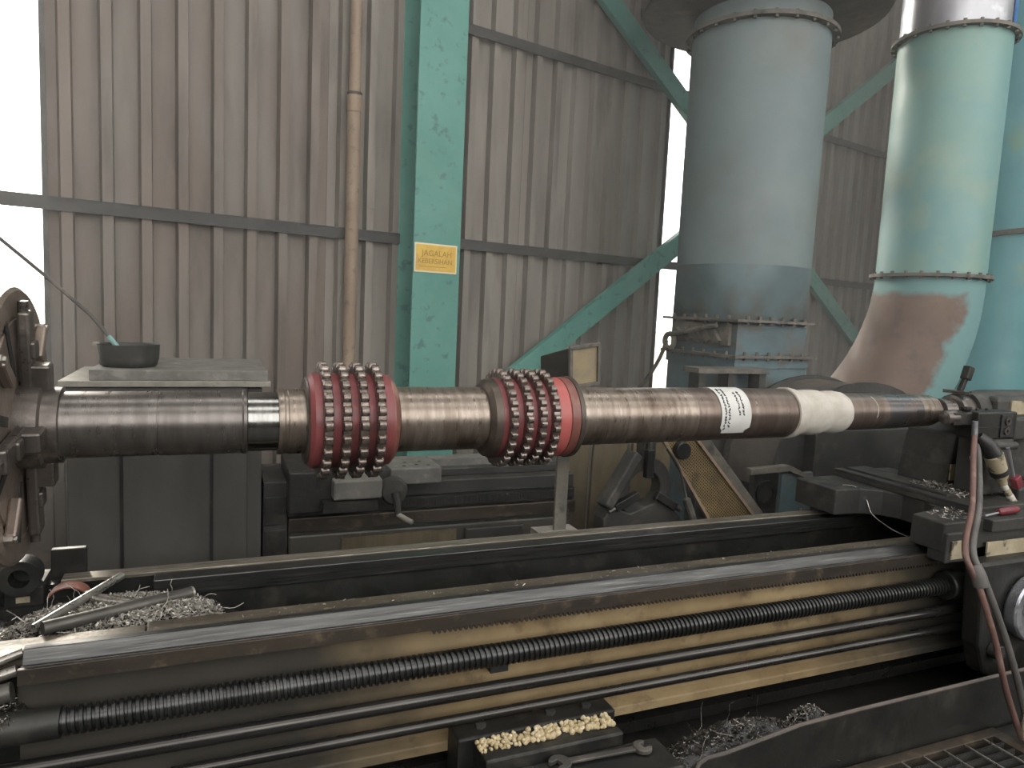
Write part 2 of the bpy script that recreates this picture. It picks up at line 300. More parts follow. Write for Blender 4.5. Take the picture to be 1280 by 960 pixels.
# conduit
cp = empty('conduit_pipe', wp(.765, 0, .11), 'tan painted vertical conduit pipe standing before the sheet wall', 'pipe')
MB().cyl(wp(.772, 0, .11), wp(.772, 2.8, .11), .041).build('pipe', M['conduit'], cp, smooth=True)
MB().cyl(wp(.772, 2.8, .11), wp(.772, H, .11), .036).build('pipe', M['conduit'], cp, smooth=True)
MB().rev([(0, .036), (0, .045), (.1, .045), (.11, .04)], wp(.772, 2.7, .11), (0, 0, 1), 24).build('coupling', M['conduit'], cp, smooth=True)
MB().annulus(wp(.772, 2.8, .11), (0, 0, 1), .03, .047, .015, 24).build('collar', M['girt'], cp, smooth=True)
# diagonal braces (channels), one behind the other
def brace(a, b, off, label):
    p, q = wp(*a, off), wp(*b, off); d = (q-p).normalized(); up = d.cross(WN).normalized(); L = (q-p).length
    o = empty('diagonal_brace', p, label, 'brace', 'diagonal braces')
    MB().obox((p+q)/2, d, WN, up, L/2, .004, .075).build('web', M['green'], o)
    for sgn in (-1, 1): MB().obox((p+q)/2+up*.073*sgn+WN*.026, d, WN, up, L/2, .026, .003).build('flange', M['green'], o)
brace((1.62, .787), (7.6, 4.855), .185, 'green diagonal brace rising to the right behind both ducts')
brace((1.75, 4.574), (7.6, .729), .125, 'green diagonal brace falling to the right behind both ducts')
# outside the left opening
tag(MB().cyl(wp(-1.35, 0, -1.6), wp(-1.35, 4.2, -1.6), .03, n=12).build('outdoor_post', M['ext'], smooth=True), 'pale thin post standing outside the bright left opening', 'post')

# ================================================================== DUCTS, TANK, BLOWER
D1 = V(3.345, 3.985, 0); R1 = .442
d1 = empty('exhaust_stack', D1, 'wide dusty blue grey exhaust duct on a square bolted base', 'duct')
MB().rev([(1.90, R1), (3.40, R1)], D1, (0, 0, 1), 64).build('duct_shell', M['duct1'], d1, smooth=True)
MB().rev([(3.43, R1*.985), (5.0, R1*.985)], D1, (0, 0, 1), 64).build('duct_shell', M['duct1'], d1, smooth=True)
rg = MB().annulus(D1+V(0, 0, 3.385), (0, 0, 1), R1-.01, R1+.05, .025, 64).build('ring_flange', M['flange'], d1)
for k in range(24):
    a = 2*math.pi*k/24; c = D1+V(math.cos(a)*(R1+.03), math.sin(a)*(R1+.03), 3.37); MB().rev([(0, .013), (.05, .013)], c, (0, 0, 1), 6).build('bolt', M['flange'], rg)
MB().rev([(3.52, R1-.005), (3.56, .78), (3.60, .80), (4.3, .80)], D1, (0, 0, 1), 64).build('rain_hood', M['brownsteel'], d1, smooth=True)
# round to square transition: 4 flat triangles + 4 quarter cones
RZ = math.radians(5); HS = .315
def sq(i, h=HS): a = RZ+math.pi/4+i*math.pi/2; return V(math.cos(a), math.sin(a), 0)*h*math.sqrt(2)
mb = MB(); n = 48; top = [D1+V(math.cos(RZ+2*math.pi*i/n)*R1, math.sin(RZ+2*math.pi*i/n)*R1, 1.90) for i in range(n)]; bot = [D1+sq(i)+V(0, 0, 1.545) for i in range(4)]
fs = []
for i in range(n):
    q = int(((i+.5) % n)//(n//4)); fs.append((i, (i+1) % n, n+q))
for q in range(4): fs.append((n+q, n+(q+1) % 4, ((q+1)*n//4) % n))
mb.add(top+bot, fs).build('transition', M['ducttrans'], d1, smooth=True, angle=12)
def sqbox(z0, z1, h): return MB().obox(D1+V(0, 0, (z0+z1)/2), (math.cos(RZ), math.sin(RZ), 0), (-math.sin(RZ), math.cos(RZ), 0), (0, 0, 1), h, h, (z1-z0)/2)
sqbox(1.31, 1.545, HS).build('base_box', M['ductbox'], d1)
f1 = sqbox(1.535, 1.552, HS+.05).build('square_flange', M['flange'], d1); f2 = sqbox(1.305, 1.322, HS+.05).build('square_flange', M['flange'], d1)
sqbox(1.24, 1.305, HS+.02).build('collar', M['ductbox'], d1); sqbox(0, 1.24, HS+.01).build('plenum', M['ductbox'], d1)
for fo, z in ((f1, 1.52), (f2, 1.29)):
    for face in range(4):
        for t in range(6):
            u = -HS+HS*2*(t+.5)/6; ca, sa = math.cos(RZ+face*math.pi/2), math.sin(RZ+face*math.pi/2); p = D1+V(ca, sa, 0)*(HS+.03)+V(-sa, ca, 0)*u+V(0, 0, z); MB().rev([(0, .012), (.055, .012)], p, (0, 0, 1), 6).build('bolt', M['flange'], fo)
# damper lever plate on the left face
fx = V(-math.cos(RZ), -math.sin(RZ), 0); fy = V(-math.sin(RZ), math.cos(RZ), 0)
lp = MB().obox(D1+fx*(HS+.015)+V(0, 0, 1.45), fx, fy, (0, 0, 1), .012, .27, .07).build('damper_plate', M['flange'], d1)
for k in range(5): MB().bar(D1+fx*(HS+.04)+fy*(-.2+.09*k)+V(0, 0, 1.40), D1+fx*(HS+.04)+fy*(-.14+.09*k)+V(0, 0, 1.47), .03, .035, fx).build('damper_link', M['flange'], lp)
MB().tube([D1+fx*(HS+.07)+fy*t+V(0, 0, 1.47-.05*math.sin(t*4)) for t in [-.2+.06*i for i in range(9)]], .016, 8).build('damper_bar', M['flange'], lp, smooth=True)
MB().ring(D1+fx*(HS+.06)+fy*.26+V(0, 0, 1.38), fx, .05, .018, 20, 8).build('lever_eye', M['flange'], lp, smooth=True)
MB().tube([D1+fx*(HS+.07)+fy*(.28+.02*i+.004*i*i)+V(0, 0, 1.38-.06*i) for i in range(8)], .014, 8).build('lever', M['flange'], lp, smooth=True)

# pale teal duct with elbow
def elbow_paint():
    # old teal paint left on the flange band and along the outer flank, brown primer over the rest, ragged border
    m = mat('part_primed_elbow', '#6a5a50', '#746256', '#5c514b', rough=.72, scale=4, scale3=6, bump=.05); N = m.node_tree.nodes; L = m.node_tree.links; B = N['Principled BSDF']
    tc = N.new('ShaderNodeTexCoord'); sp = N.new('ShaderNodeSeparateXYZ'); L.new(tc.outputs['Object'], sp.inputs[0])
    def math_(op, a, b=None, c=None):
        n = N.new('ShaderNodeMath'); n.operation = op
        for i, v in enumerate((a, b, c)):
            if v is None: continue
            if isinstance(v, (int, float)): n.inputs[i].default_value = v
            else: L.new(v, n.inputs[i])
        return n.outputs[0]
    x, y, z = sp.outputs
    t = math_('ADD', math_('MULTIPLY', x, .61), math_('MULTIPLY', y, -.79))
    q = math_('DIVIDE', math_('SUBTRACT', 1.89, z), 1.75); off = math_('MULTIPLY', math_('SUBTRACT', 1, math_('SQRT', math_('SUBTRACT', 1, math_('MULTIPLY', q, q)))), 1.69)
    ns = N.new('ShaderNodeTexNoise'); ns.inputs['Scale'].default_value = 5; ns.inputs['Detail'].default_value = 7; L.new(tc.outputs['Object'], ns.inputs['Vector'])
    e = math_('MULTIPLY_ADD', ns.outputs['Fac'], .30, -.15)
    m1 = N.new('ShaderNodeMapRange'); L.new(math_('ADD', math_('ADD', t, off), e), m1.inputs[0]); m1.inputs[1].default_value = .19; m1.inputs[2].default_value = .235
    m2 = N.new('ShaderNodeMapRange'); L.new(math_('MULTIPLY_ADD', e, .5, z), m2.inputs[0]); m2.inputs[1].default_value = 1.76; m2.inputs[2].default_value = 1.80
    k = math_('MAXIMUM', m1.outputs[0], m2.outputs[0]); src = B.inputs['Base Color'].links[0].from_socket
    mx = N.new('ShaderNodeMix'); mx.data_type = 'RGBA'; L.new(k, mx.inputs[0]); L.new(src, mx.inputs[6]); mx.inputs[7].default_value = lin('#6c9190'); L.new(mx.outputs[2], B.inputs['Base Color']); return m
D2 = V(4.598, 3.536, 0); R2 = .338
d2 = empty('elbow_duct', D2, 'pale teal duct with a brown primed elbow curving down to the left', 'duct')
MB().rev([(1.905, R2), (3.46, R2)], D2, (0, 0, 1), 64).build('duct_shell', M['duct2'], d2, smooth=True)
MB().rev([(3.49, R2*.99), (5.4, R2*.99)], D2, (0, 0, 1), 64).build('galvanised_shell', M['galv'], d2, smooth=True)
for z in (1.89, 3.46):
    r_ = MB().annulus(D2+V(0, 0, z), (0, 0, 1), R2-.005, R2+.042, .022, 64).build('ring_flange', M['flange'], d2)
    for k in range(24):
        a = 2*math.pi*k/24; c = D2+V(math.cos(a)*(R2+.024), math.sin(a)*(R2+.024), z-.014); MB().rev([(0, .012), (.05, .012)], c, (0, 0, 1), 6).build('bolt', M['flange'], r_)
ed = V(-.78, .62, 0).normalized(); BR = 1.75; pts = []; rad = []
for i in range(15):
    a = math.radians(40)*i/14; pts.append(D2+V(0, 0, 1.89)+ed*BR*(1-math.cos(a))-V(0, 0, 1)*BR*math.sin(a)); rad.append(R2*(1+.1*i/14))
mp = MB().tube(pts, rad, 48)
el = mp.build('elbow', elbow_paint(), d2, smooth=True)
m = MB(); vs = []; fs = []
for i in range(17):
    a = math.radians(-75+80*i/16)
    for z in (3.50, 4.2, 4.9, 5.38): vs.append(D2+V(math.cos(a)*(R2+.002), math.sin(a)*(R2+.002), z))
for i in range(16):
    for k in range(3): fs.append((i*4+k, (i+1)*4+k, (i+1)*4+k+1, i*4+k+1))
m.add(vs, fs).build('blue_paint_patch', M['blue'], d2, smooth=True)
# tank
TC = V(6.75, 3.62, 0); tk = empty('storage_tank', TC, 'large teal cylindrical tank with a welded seam behind the elbow duct', 'tank'); RTK = .95
MB().rev([(0, RTK), (2.33, RTK)], TC, (0, 0, 1), 72).build('shell', M['teal'], tk, smooth=True)
MB().rev([(2.36, RTK*.99), (5.2, RTK*.99)], TC, (0, 0, 1), 72).build('shell', M['teal'], tk, smooth=True)
MB().annulus(TC+V(0, 0, 2.32), (0, 0, 1), RTK-.03, RTK+.03, .04, 72).build('seam_ring', M['flange'], tk)

# blower
bl = empty('blower', (3.6, 3.3, 0), 'dark scroll blower housing below the ducts behind the shaft', 'blower')
sc = []; bc = V(3.55, 3.05, .70)
for i in range(25):
    a = math.radians(-60+i*10.5); r = .46+.06*i/24; sc.append(bc+V(math.cos(a)*r*1.25, 0, math.sin(a)*r))
MB().prism(sc, (0, .42, 0)).build('scroll', M['brownsteel'], bl, smooth=True, angle=25)
for yy in (3.03, 3.45): MB().prism([bc+(p-bc)*1.05+V(0, yy-3.05, 0) for p in sc], (0, .02, 0)).build('side_flange', M['iron2'], bl)
MB().box((3.08, 2.95, .0), (4.55, 3.04, .955)).build('front_plate', M['iron2'], bl, bevel=.006)
for (x, z) in ((3.16, .68), (3.16, .5), (4.4, .88), (4.4, .4)): MB().cyl((x, 2.95, z), (x, 2.925, z), .018, n=8).build('bolt', M['flange'], bl)
MB().box((3.3, 3.0, 0), (4.4, 3.5, .25)).build('pedestal', M['iron2'], bl)
sup = empty('support_frame', (2.9, 3.1, 0), 'teal and grey steel support frame between perforated guard and blower', 'frame')
MB().box((2.83, 2.92, 0), (3.05, 2.945, .73)).build('side_plate', M['ductbox'], sup)
MB().prism([V(2.60, 2.90, .77), V(2.86, 2.90, .78), V(3.06, 2.90, .70), V(3.06, 2.90, .675), V(2.86, 2.90, .75), V(2.60, 2.90, .74)], (0, .045, 0)).build('top_angle', M['flange'], sup)
MB().box((2.68, 2.96, 0), (2.84, 3.0, .74)).build('back_plate', M['iron2'], sup)
MB().annulus((2.76, 2.945, .62), (0, 1, 0), .05, .07, .02, 24).build('hole_rim', M['iron'], sup)
for z in (.66, .52, .38): MB().cyl((2.98, 2.92, z), (2.98, 2.90, z), .014, n=8).build('bolt', M['flange'], sup)
br = empty('pedestal_bearing', (3.0, 3.45, 0), 'dark rectangular pedestal bearing standing before the square duct base', 'bearing')
MB().box((2.72, 3.5, .0), (3.2, 3.6, 1.10)).build('pedestal', M['iron2'], br); MB().box((2.66, 3.48, 1.22), (3.2, 3.64, 1.25)).build('top_plate', M['flange'], br)
for x in (2.68, 2.9, 3.14): MB().box((x, 3.5, 1.10), (x+.05, 3.6, 1.22)).build('post', M['iron2'], br)

# ================================================================== FRONT LATHE BED
YS, ZS = 2.10, 1.202; X0, X1 = -.42, 4.4
bed = empty('lathe_bed', (1.8, 2.1, 0), 'long lathe bed with scraped ways, rack, lead screw and two feed rods', 'lathe')
def xprism(pts, x0, x1): return MB().prism([V(x0, y, z) for y, z in pts], (x1-x0, 0, 0))
xprism([(1.812, .70), (1.832, .694), (1.848, .7255), (1.872, .7255), (1.90, .69), (1.90, .66), (1.812, .66)], -.405, X1).build('front_way', M['way'], bed, bevel=.0015)
xprism([(1.90, .698), (1.992, .698), (1.992, .66), (1.90, .66)], -.16, X1).build('front_ledge', M['waydust'], bed, bevel=.003)
xprism([(1.90, .690), (1.992, .690), (1.992, .66), (1.90, .66)], -.6, -.165).build('front_ledge', M['waydust'], bed, bevel=.002)
xprism([(1.80, .699), (1.812, .699), (1.812, .662), (1.80, .662)], -.408, X1).build('rack_body', M['rackst'], bed, bevel=.001)
# rack teeth: one mesh per 0.02 m pitch, joined (far more than 300 tiny teeth)
mb = MB(); x = .55
while x < 2.6: mb.prism([V(x, 1.80, .662), V(x+.013, 1.80, .662), V(x+.009, 1.80, .651), V(x+.004, 1.80, .651)], (0, .03, 0)); x += .0155
tag(mb.build('rack_teeth', M['rackst'], bed), kind='stuff')
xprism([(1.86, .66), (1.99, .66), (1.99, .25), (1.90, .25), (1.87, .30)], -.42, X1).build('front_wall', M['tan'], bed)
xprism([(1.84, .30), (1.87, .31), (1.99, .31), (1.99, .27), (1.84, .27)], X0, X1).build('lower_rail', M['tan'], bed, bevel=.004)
xprism([(2.345, .702), (2.40, .702), (2.40, .690), (2.345, .690)], -.417, X1).build('rear_way', M['way2'], bed, bevel=.002)
xprism([(2.282, .698), (2.343, .698), (2.343, .645), (2.282, .645)], -.17, X1).build('rear_way', M['way'], bed, bevel=.003)
xprism([(2.30, .645), (2.35, .645), (2.35, .689), (2.39, .689), (2.39, .0), (2.30, .0)], -.6, X1).build('rear_wall', M['iron'], bed)
for x in (.35, .95, 1.55, 2.15, 2.75, 3.4): MB().box((x, 1.99, .2), (x+.06, 2.30, .55)).build('cross_rib', M['iron'], bed)
MB().box((X0, 1.9, .16), (X1, 2.3, .2)).build('inner_floor', M['sludge'], bed)
# screw: helix thread on a core
mb = MB(); PIT = .0165; xs, xe = -.325, 2.62; nseg = 14; ys, zs = 1.80, .5645; N_ = int((xe-xs)/PIT*nseg); prof = [(0, .0265), (.35, .0265), (.45, .0325), (.9, .0325)]
core = []
vs = []; fs = []
for i in range(N_+1):
    a = 2*math.pi*i/nseg; xx = xs+PIT*i/nseg
    for t, r in prof: vs.append(V(xx+(t-.5)*PIT, ys+math.cos(a)*r, zs+math.sin(a)*r))
for i in range(N_):
    for k in range(3): fs.append((i*4+k, i*4+k+1, (i+1)*4+k+1, (i+1)*4+k))
    if i+nseg <= N_-1: fs.append((i*4+3, (i+nseg)*4, (i+nseg+1)*4, (i+1)*4+3))
ls = MB().cyl((-.9, ys, zs), (3.6, ys, zs), .0262, n=20).build('lead_screw', M['screw'], bed, smooth=True)
mb.add(vs, fs).build('screw_thread', M['screw'], ls, smooth=True, angle=50)
MB().cyl((-.9, ys, zs), (-.325, ys, zs), .036, n=28).build('screw_sleeve', M['iron'], ls, smooth=True)
MB().cyl((-.9, 1.80, .464), (3.6, 1.80, .464), .0197, n=28).build('feed_rod', M['rod'], bed, smooth=True)
MB().cyl((-.1, 1.80, .387), (3.6, 1.80, .387), .0155, n=24).build('control_rod', M['rod'], bed, smooth=True)
MB().box((.735, 1.815, .50), (.79, 1.865, .535)).build('oil_hole_plate', M['black'], bed)
# feet
for x in (.66, 3.2): MB().box((x, 1.845, 0), (x+.46, 2.42, .25)).build('foot', M['iron'], bed, bevel=.008)
# ------------------------------------------------------------------ foot ledge, grease, tray, wrench
ft = empty('foot_bracket', (.88, 1.6, .0), 'black oily foot bracket with a groove below the lathe bed', 'bracket')
MB().box((.665, 1.645, .0), (1.09, 1.68, .352)).build('front_plate', M['iron'], ft, bevel=.006)
MB().box((.62, 1.745, .0), (1.12, 1.84, .36)).build('back_plate', M['iron'], ft, bevel=.006)
MB().box((.665, 1.68, .20), (1.09, 1.745, .350)).build('groove_floor', M['iron'], ft)
MB().box((.62, 1.50, .0), (1.2, 1.645, .318)).build('step', M['iron'], ft, bevel=.008)
for x in (.70, .92, 1.04): MB().rev([(0, .017), (.012, .017)], (x, 1.79, .36), (0, 0, 1), 6).build('bolt', M['iron2'], ft)
mb = MB()
for k in range(300):
    x = random.uniform(.668, 1.085); y = random.uniform(1.685, 1.74); r = random.uniform(.004, .011)*(1 if x > .78 else .8); c = V(x, y, .350+r*.6)
    mb.rev([(-r*.7, r*.5), (-r*.2, r), (r*.4, r*.8), (r*.9, r*.3)], c, (random.uniform(-.5, .5), random.uniform(-.5, .5), 1), 6)
tag(mb.build('dried_grease', M['grease'], smooth=True, angle=70), 'pale yellow lumps of dried grease in the foot bracket groove', 'grease', kind='stuff')
wr_ = empty('spanner', (.95, 1.60, .318), 'dark open ended spanner lying on the foot bracket step', 'spanner')
MB().prism([V(.885, 1.598, .326), V(1.10, 1.588, .326), V(1.10, 1.606, .326), V(.885, 1.618, .326)], (0, 0, .008)).build('handle', M['pipe'], wr_, bevel=.002)
def jawpoly(c, ang, r):
    o = []; 
    for i in range(13):
        a = math.radians(40+i*(280/12)); o.append((math.cos(a)*r, math.sin(a)*r))
    o += [(r*.62, -r*.36), (-r*.05, -r*.36), (-r*.05, r*.36), (r*.62, r*.36)]
    ca, sa = math.cos(ang), math.sin(ang); return [V(c[0]+x*ca-y*sa, c[1]+x*sa+y*ca, c[2]) for x, y in o]
MB().prism(jawpoly((.865, 1.606, .323), math.radians(200), .032), (0, 0, .013)).build('open_jaw', M['pipe'], wr_, bevel=.002)
MB().prism(jawpoly((1.122, 1.597, .323), math.radians(15), .028), (0, 0, .013)).build('open_jaw', M['pipe'], wr_, bevel=.002)
# chip tray
tr = empty('chip_tray', (1.9, 1.6, .0), 'bent dark sheet steel chip tray with a bright wavy edge', 'tray')
ed_ = [(1.215, 1.48, .305), (1.26, 1.52, .302), (1.31, 1.55, .288), (1.38, 1.552, .288), (1.50, 1.55, .304), (1.66, 1.55, .323), (1.9, 1.553, .326), (2.145, 1.55, .33), (2.6, 1.55, .334), (3.4, 1.55, .334)]
vs = []; fs = []
for (x, y, z) in ed_: vs += [V(x, y, z), V(x, y-.006, z), V(x, y-.006, .0), V(x, y, .0)]
for i in range(len(ed_)-1):
    for k in range(4): fs.append((i*4+k, i*4+(k+1) % 4, (i+1)*4+(k+1) % 4, (i+1)*4+k))
fs += [(0, 1, 2, 3), tuple(len(vs)-4+k for k in (3, 2, 1, 0))]
MB().add(vs, fs).build('front_sheet', M['iron'], tr)
MB().tube([V(x, y-.003, z) for x, y, z in ed_], .0065, 8).build('rolled_edge', M['brownsteel'], tr, smooth=True)
MB().box((1.21, 1.56, .02), (3.3, 1.84, .10)).build('tray_floor', M['sludge'], tr); MB().box((-.4, 1.3, .02), (.62, 1.84, .10)).build('tray_floor', M['sludge'], tr)
# swarf helpers
def flakes(n, pos, smin, smax, curl=True):
    m = MB()
    for k in range(n):
        p = pos(); d = V(random.gauss(0, 1), random.gauss(0, 1), random.gauss(0, .5)).normalized(); s = random.uniform(smin, smax); w = s*random.uniform(.12, .3)
        sd = d.cross(V(random.gauss(0, 1), random.gauss(0, 1), random.gauss(0, 1))).normalized(); up = d.cross(sd); q = [p-d*s, p+up*s*.5*random.uniform(-1, 1), p+d*s]
        t = up*w*.25
        vs = [a+sd*w*i+t*j for a in q for i, j in ((-1, -1), (1, -1), (0, 1))]
        m.add(vs, [(0, 1, 4, 3), (1, 2, 5, 4), (2, 0, 3, 5), (3, 4, 7, 6), (4, 5, 8, 7), (5, 3, 6, 8), (0, 2, 1), (6, 7, 8)])
    return m
def strands(n, pos, L, r):
    m = MB()
    for k in range(n):
        p = pos(); d = V(random.gauss(0, 1), random.gauss(0, 1), random.gauss(0, .3)).normalized(); pp = [p]
        for i in range(5): d = (d+V(random.gauss(0, .5), random.gauss(0, .5), random.gauss(0, .3))).normalized(); pp.append(pp[-1]+d*L/5)
        zmin = p.z-.004; pp = [V(a.x, a.y, max(a.z, zmin)) for a in pp]; m.tube(pp, r, 4)
    return m
def mound(cx, cy, rx, ry, z0, h, n=26, pw=2):
    m = MB(); vs = [V(cx, cy, z0+h)]; fs = []; rings = 7
    for k in range(1, rings+1):
        for i in range(n):
            a = 2*math.pi*i/n; t = k/rings; w = 1+.12*math.sin(3*a+k)+.08*math.sin(7*a); z = z0+h*(1-t**pw)*(1+.12*math.sin(5*a+2*k)) if k < rings else z0-.01
            vs.append(V(cx+math.cos(a)*rx*t*w, cy+math.sin(a)*ry*t*w, z))
    for i in range(n): fs.append((0, 1+i, 1+(i+1) % n))
    for k in range(rings-1):
        for i in range(n): j = (i+1) % n; fs.append((1+k*n+i, 1+(k+1)*n+i, 1+(k+1)*n+j, 1+k*n+j))
    fs.append(tuple(1+(rings-1)*n+i for i in range(n)))
    return m.add(vs, fs)
def heap(name, label, cx, cy, rx, ry, z0, h, nf, smin, smax, mt, mt2, nst=0, L=.08, pw=2):
    e = empty(name, (cx, cy, z0), label, 'swarf', kind='stuff')
    mound(cx, cy, rx, ry, z0, h, pw=pw).build('heap_core', mt2, e, smooth=True, angle=80)
    def pos():
        a = random.uniform(0, 6.283); t = math.sqrt(random.random()); return V(cx+math.cos(a)*rx*t*1.02, cy+math.sin(a)*ry*t*1.02, z0+h*(1-t**pw)+.003+random.uniform(0, .008))
    flakes(nf, pos, smin, smax).build('chips', mt, e)['kind'] = 'stuff'
    if nst: strands(nst, pos, L, .0012).build('curled_chips', mt, e)['kind'] = 'stuff'
heap('tray_swarf', 'dark glittering heap of steel swarf lying in the chip tray', 1.56, 1.70, .40, .125, .10, .15, 4200, .003, .008, M['chip'], M['sludge'], 40, .1)
heap('tray_tangle', 'small brownish tangle of curled swarf beside the dark heap in the chip tray', 1.93, 1.77, .12, .06, .10, .10, 500, .004, .009, M['chipb'], M['sludge'], 16, .07)
heap('floor_swarf', 'dark curled swarf left of the foot bracket under the bed', .42, 1.70, .18, .12, .10, .10, 500, .004, .01, M['chipd'], M['sludge'], 70, .12)
# floor grating platform
gr = empty('floor_grating', (2.2, 1.2, 0), 'dark steel bar grating platform on the floor before the chip tray', 'grating')
MB().box((1.2, 1.495, .11), (2.56, 1.535, .15)).build('border', M['rackst'], gr, bevel=.002)
MB().box((2.505, .4, .11), (2.56, 1.495, .15)).build('border', M['rackst'], gr)
y = 1.46
while y > .7:
    m = MB(); m.box((1.2, y-.003, .112), (2.505, y+.003, .146))
    if y > 1.2:
        for k in range(130): xx = 1.205+k*.01; m.box((xx, y-.003, .146), (xx+.005, y+.003, .149))
    m.build('bearing_bar', M['iron2'], gr); y -= .036
for k in range(13): MB().box((1.25+.1*k, .7, .1455), (1.257+.1*k, 1.495, .151)).build('cross_rod', M['steelrod'], gr)
for x in (1.25, 2.5): MB().box((x, .75, 0), (x+.05, 1.50, .11)).build('bearer', M['iron'], gr)
MB().box((2.56, .4, .09), (3.3, 1.535, .14)).build('side_plate', M['iron'], gr)

# ================================================================== SHAFT WITH SPROCKETS
AX = V(0, YS, ZS)
sh = empty('sprocket_shaft', (1.2, YS, ZS), 'long turned steel shaft with two red sprocket clusters held in the lathe', 'shaft')
def seg(name, prof, m, n=72, parent=None): return MB().rev(prof, AX, (1, 0, 0), n).build(name, m, parent or sh, smooth=True, angle=25)
seg('journal', [(-.44, .086), (-.141, .086), (-.1405, .0845), (-.137, .0845), (-.1365, .087), (.066, .087), (.07, .089), (.078, .089), (.08, .083)], M['shaft_d'])
seg('bearing_seat', [(.079, .0815), (.081, .0828), (.16, .0822), (.162, .081)], M['shaft_s'])
seg('collar', [(.160, .08), (.161, .094), (.176, .095), (.178, .092), (.186, .092), (.188, .0935), (.25, .0935)], M['shaft_b'])
def teeth(parent_ring, mesh_obj, xc, count, ph):
    first = [mesh_obj]
    for k in range(count):
        c = clone(mesh_obj, parent_ring, V(xc-1.2, 0, 0)-Vector(parent_ring.location), (2*math.pi*k/count+ph, 0, 0))
def tooth_mesh(r0, r1, w0, w1, b):
    m = MB(); hb = b/2
    prof = [(-w0/2, r0), (-w0/2*.96, r0+(r1-r0)*.45), (-w1/2, r1-(r1-r0)*.12), (-w1/2*.6, r1), (w1/2*.6, r1), (w1/2, r1-(r1-r0)*.12), (w0/2*.96, r0+(r1-r0)*.45), (w0/2, r0)]
    vs = []
    for sx, sc in ((-hb, 0), (-hb*.75, 1), (hb*.75, 1), (hb, 0)):
        for (yy, zz) in prof: vs.append(V(sx, yy*(1 if sc else .9), zz if sc else min(zz, r0+(r1-r0)*.62)))
    n = len(prof); fs = [tuple(range(n)), tuple(range(3*n, 4*n))[::-1]]
    for k in range(3):
        for i in range(n): fs.append((k*n+i, k*n+(i+1) % n, (k+1)*n+(i+1) % n, (k+1)*n+i))
    me = bpy.data.meshes.new('tooth'); me.from_pydata([tuple(v) for v in vs], [], fs)
    bm = bmesh.new(); bm.from_mesh(me); bmesh.ops.recalc_face_normals(bm, faces=bm.faces); bm.to_mesh(me); bm.free()
    me.polygons.foreach_set('use_smooth', [True]*len(me.polygons)); me.set_sharp_from_angle(angle=math.radians(38)); me.materials.append(M['tooth']); return me
def cluster(rows, rr, r1, b, count, dph):
    me = tooth_mesh(rr-.004, r1, 2*math.pi*rr/count*.74, 2*math.pi*rr/count*.52, b)
    for j, xc in enumerate(rows):
        rg = MB().rev([(xc-b/2*1.05, rr-.03), (xc-b/2, rr-.003), (xc-b/2+.002, rr), (xc+b/2-.002, rr), (xc+b/2, rr-.003), (xc+b/2*1.05, rr-.03)], AX, (1, 0, 0), 72).build('sprocket_ring', M['tooth'], sh, smooth=True, angle=30)
        for k in range(count):
            o = bpy.data.objects.new('tooth', me); COL.objects.link(o); o.parent = rg; o.location = (xc-1.2, 0, 0); o.rotation_euler = (2*math.pi*k/count+dph*j, 0, 0)
# cluster one
seg('sprocket_hub', [(.236, .09), (.240, .125), (.252, .138), (.455, .138), (.470, .134), (.486, .115), (.488, .09)], M['red'])
seg('hub_lip', [(.233, .09), (.2335, .121), (.2385, .1265), (.2415, .1235)], M['hubface'])
seg('hub_lip', [(.470, .1345), (.4745, .1345), (.490, .1165), (.491, .095)], M['redbrown'])
cluster([.284, .333, .381, .429], .1575, .1715, .0245, 25, .0)
seg('plain_section', [(.487, .09), (.489, .0935), (.497, .0985), (.52, .0985), (.66, .098), (.80, .0985)], M['shaft_b'])
# cluster two
seg('hub_shoulder', [(.772, .098), (.774, .108), (.786, .122), (.800, .126), (.812, .1275), (.816, .120)], M['hubface'])
seg('sprocket_hub', [(.806, .10), (.808, .128), (.996, .128), (1.0, .129)], M['red'])
seg('hub_band', [(.998, .128), (1.034, .1305), (1.038, .127)], M['redhub'])
seg('hub_band', [(1.036, .126), (1.040, .131), (1.068, .1315), (1.070, .128)], M['redbrown'])
seg('hub_flange', [(1.068, .127), (1.069, .1345), (1.083, .1345), (1.086, .131), (1.087, .09)], M['hubface'])
cluster([.834, .884, .930, .976], .1455, .1575, .0225, 28, .11)
seg('plain_section', [(1.086, .0975), (1.55, .0962)], M['shaft_b'])
seg('plain_section', [(1.55, .0962), (2.005, .0930), (2.012, .0915), (2.014, .08)], M['shaft_r'])
seg('reduced_section', [(2.014, .085), (2.25, .077), (2.27, .0745), (2.50, .0725)], M['shaft_r'])
seg('heat_band', [(2.50, .0725), (2.70, .0688)], M['shaft_blue'])
seg('heat_band', [(2.70, .0688), (2.79, .0668), (2.812, .064), (2.815, .05)], M['shaft_b'])
MB().tube([AX+V(2.43+.004*math.sin(a*4), -math.cos(a)*.0735, math.sin(a)*.0735) for a in [-.2+.1*i for i in range(14)]], .0012, 5).build('chalk_mark', M['white'], sh)
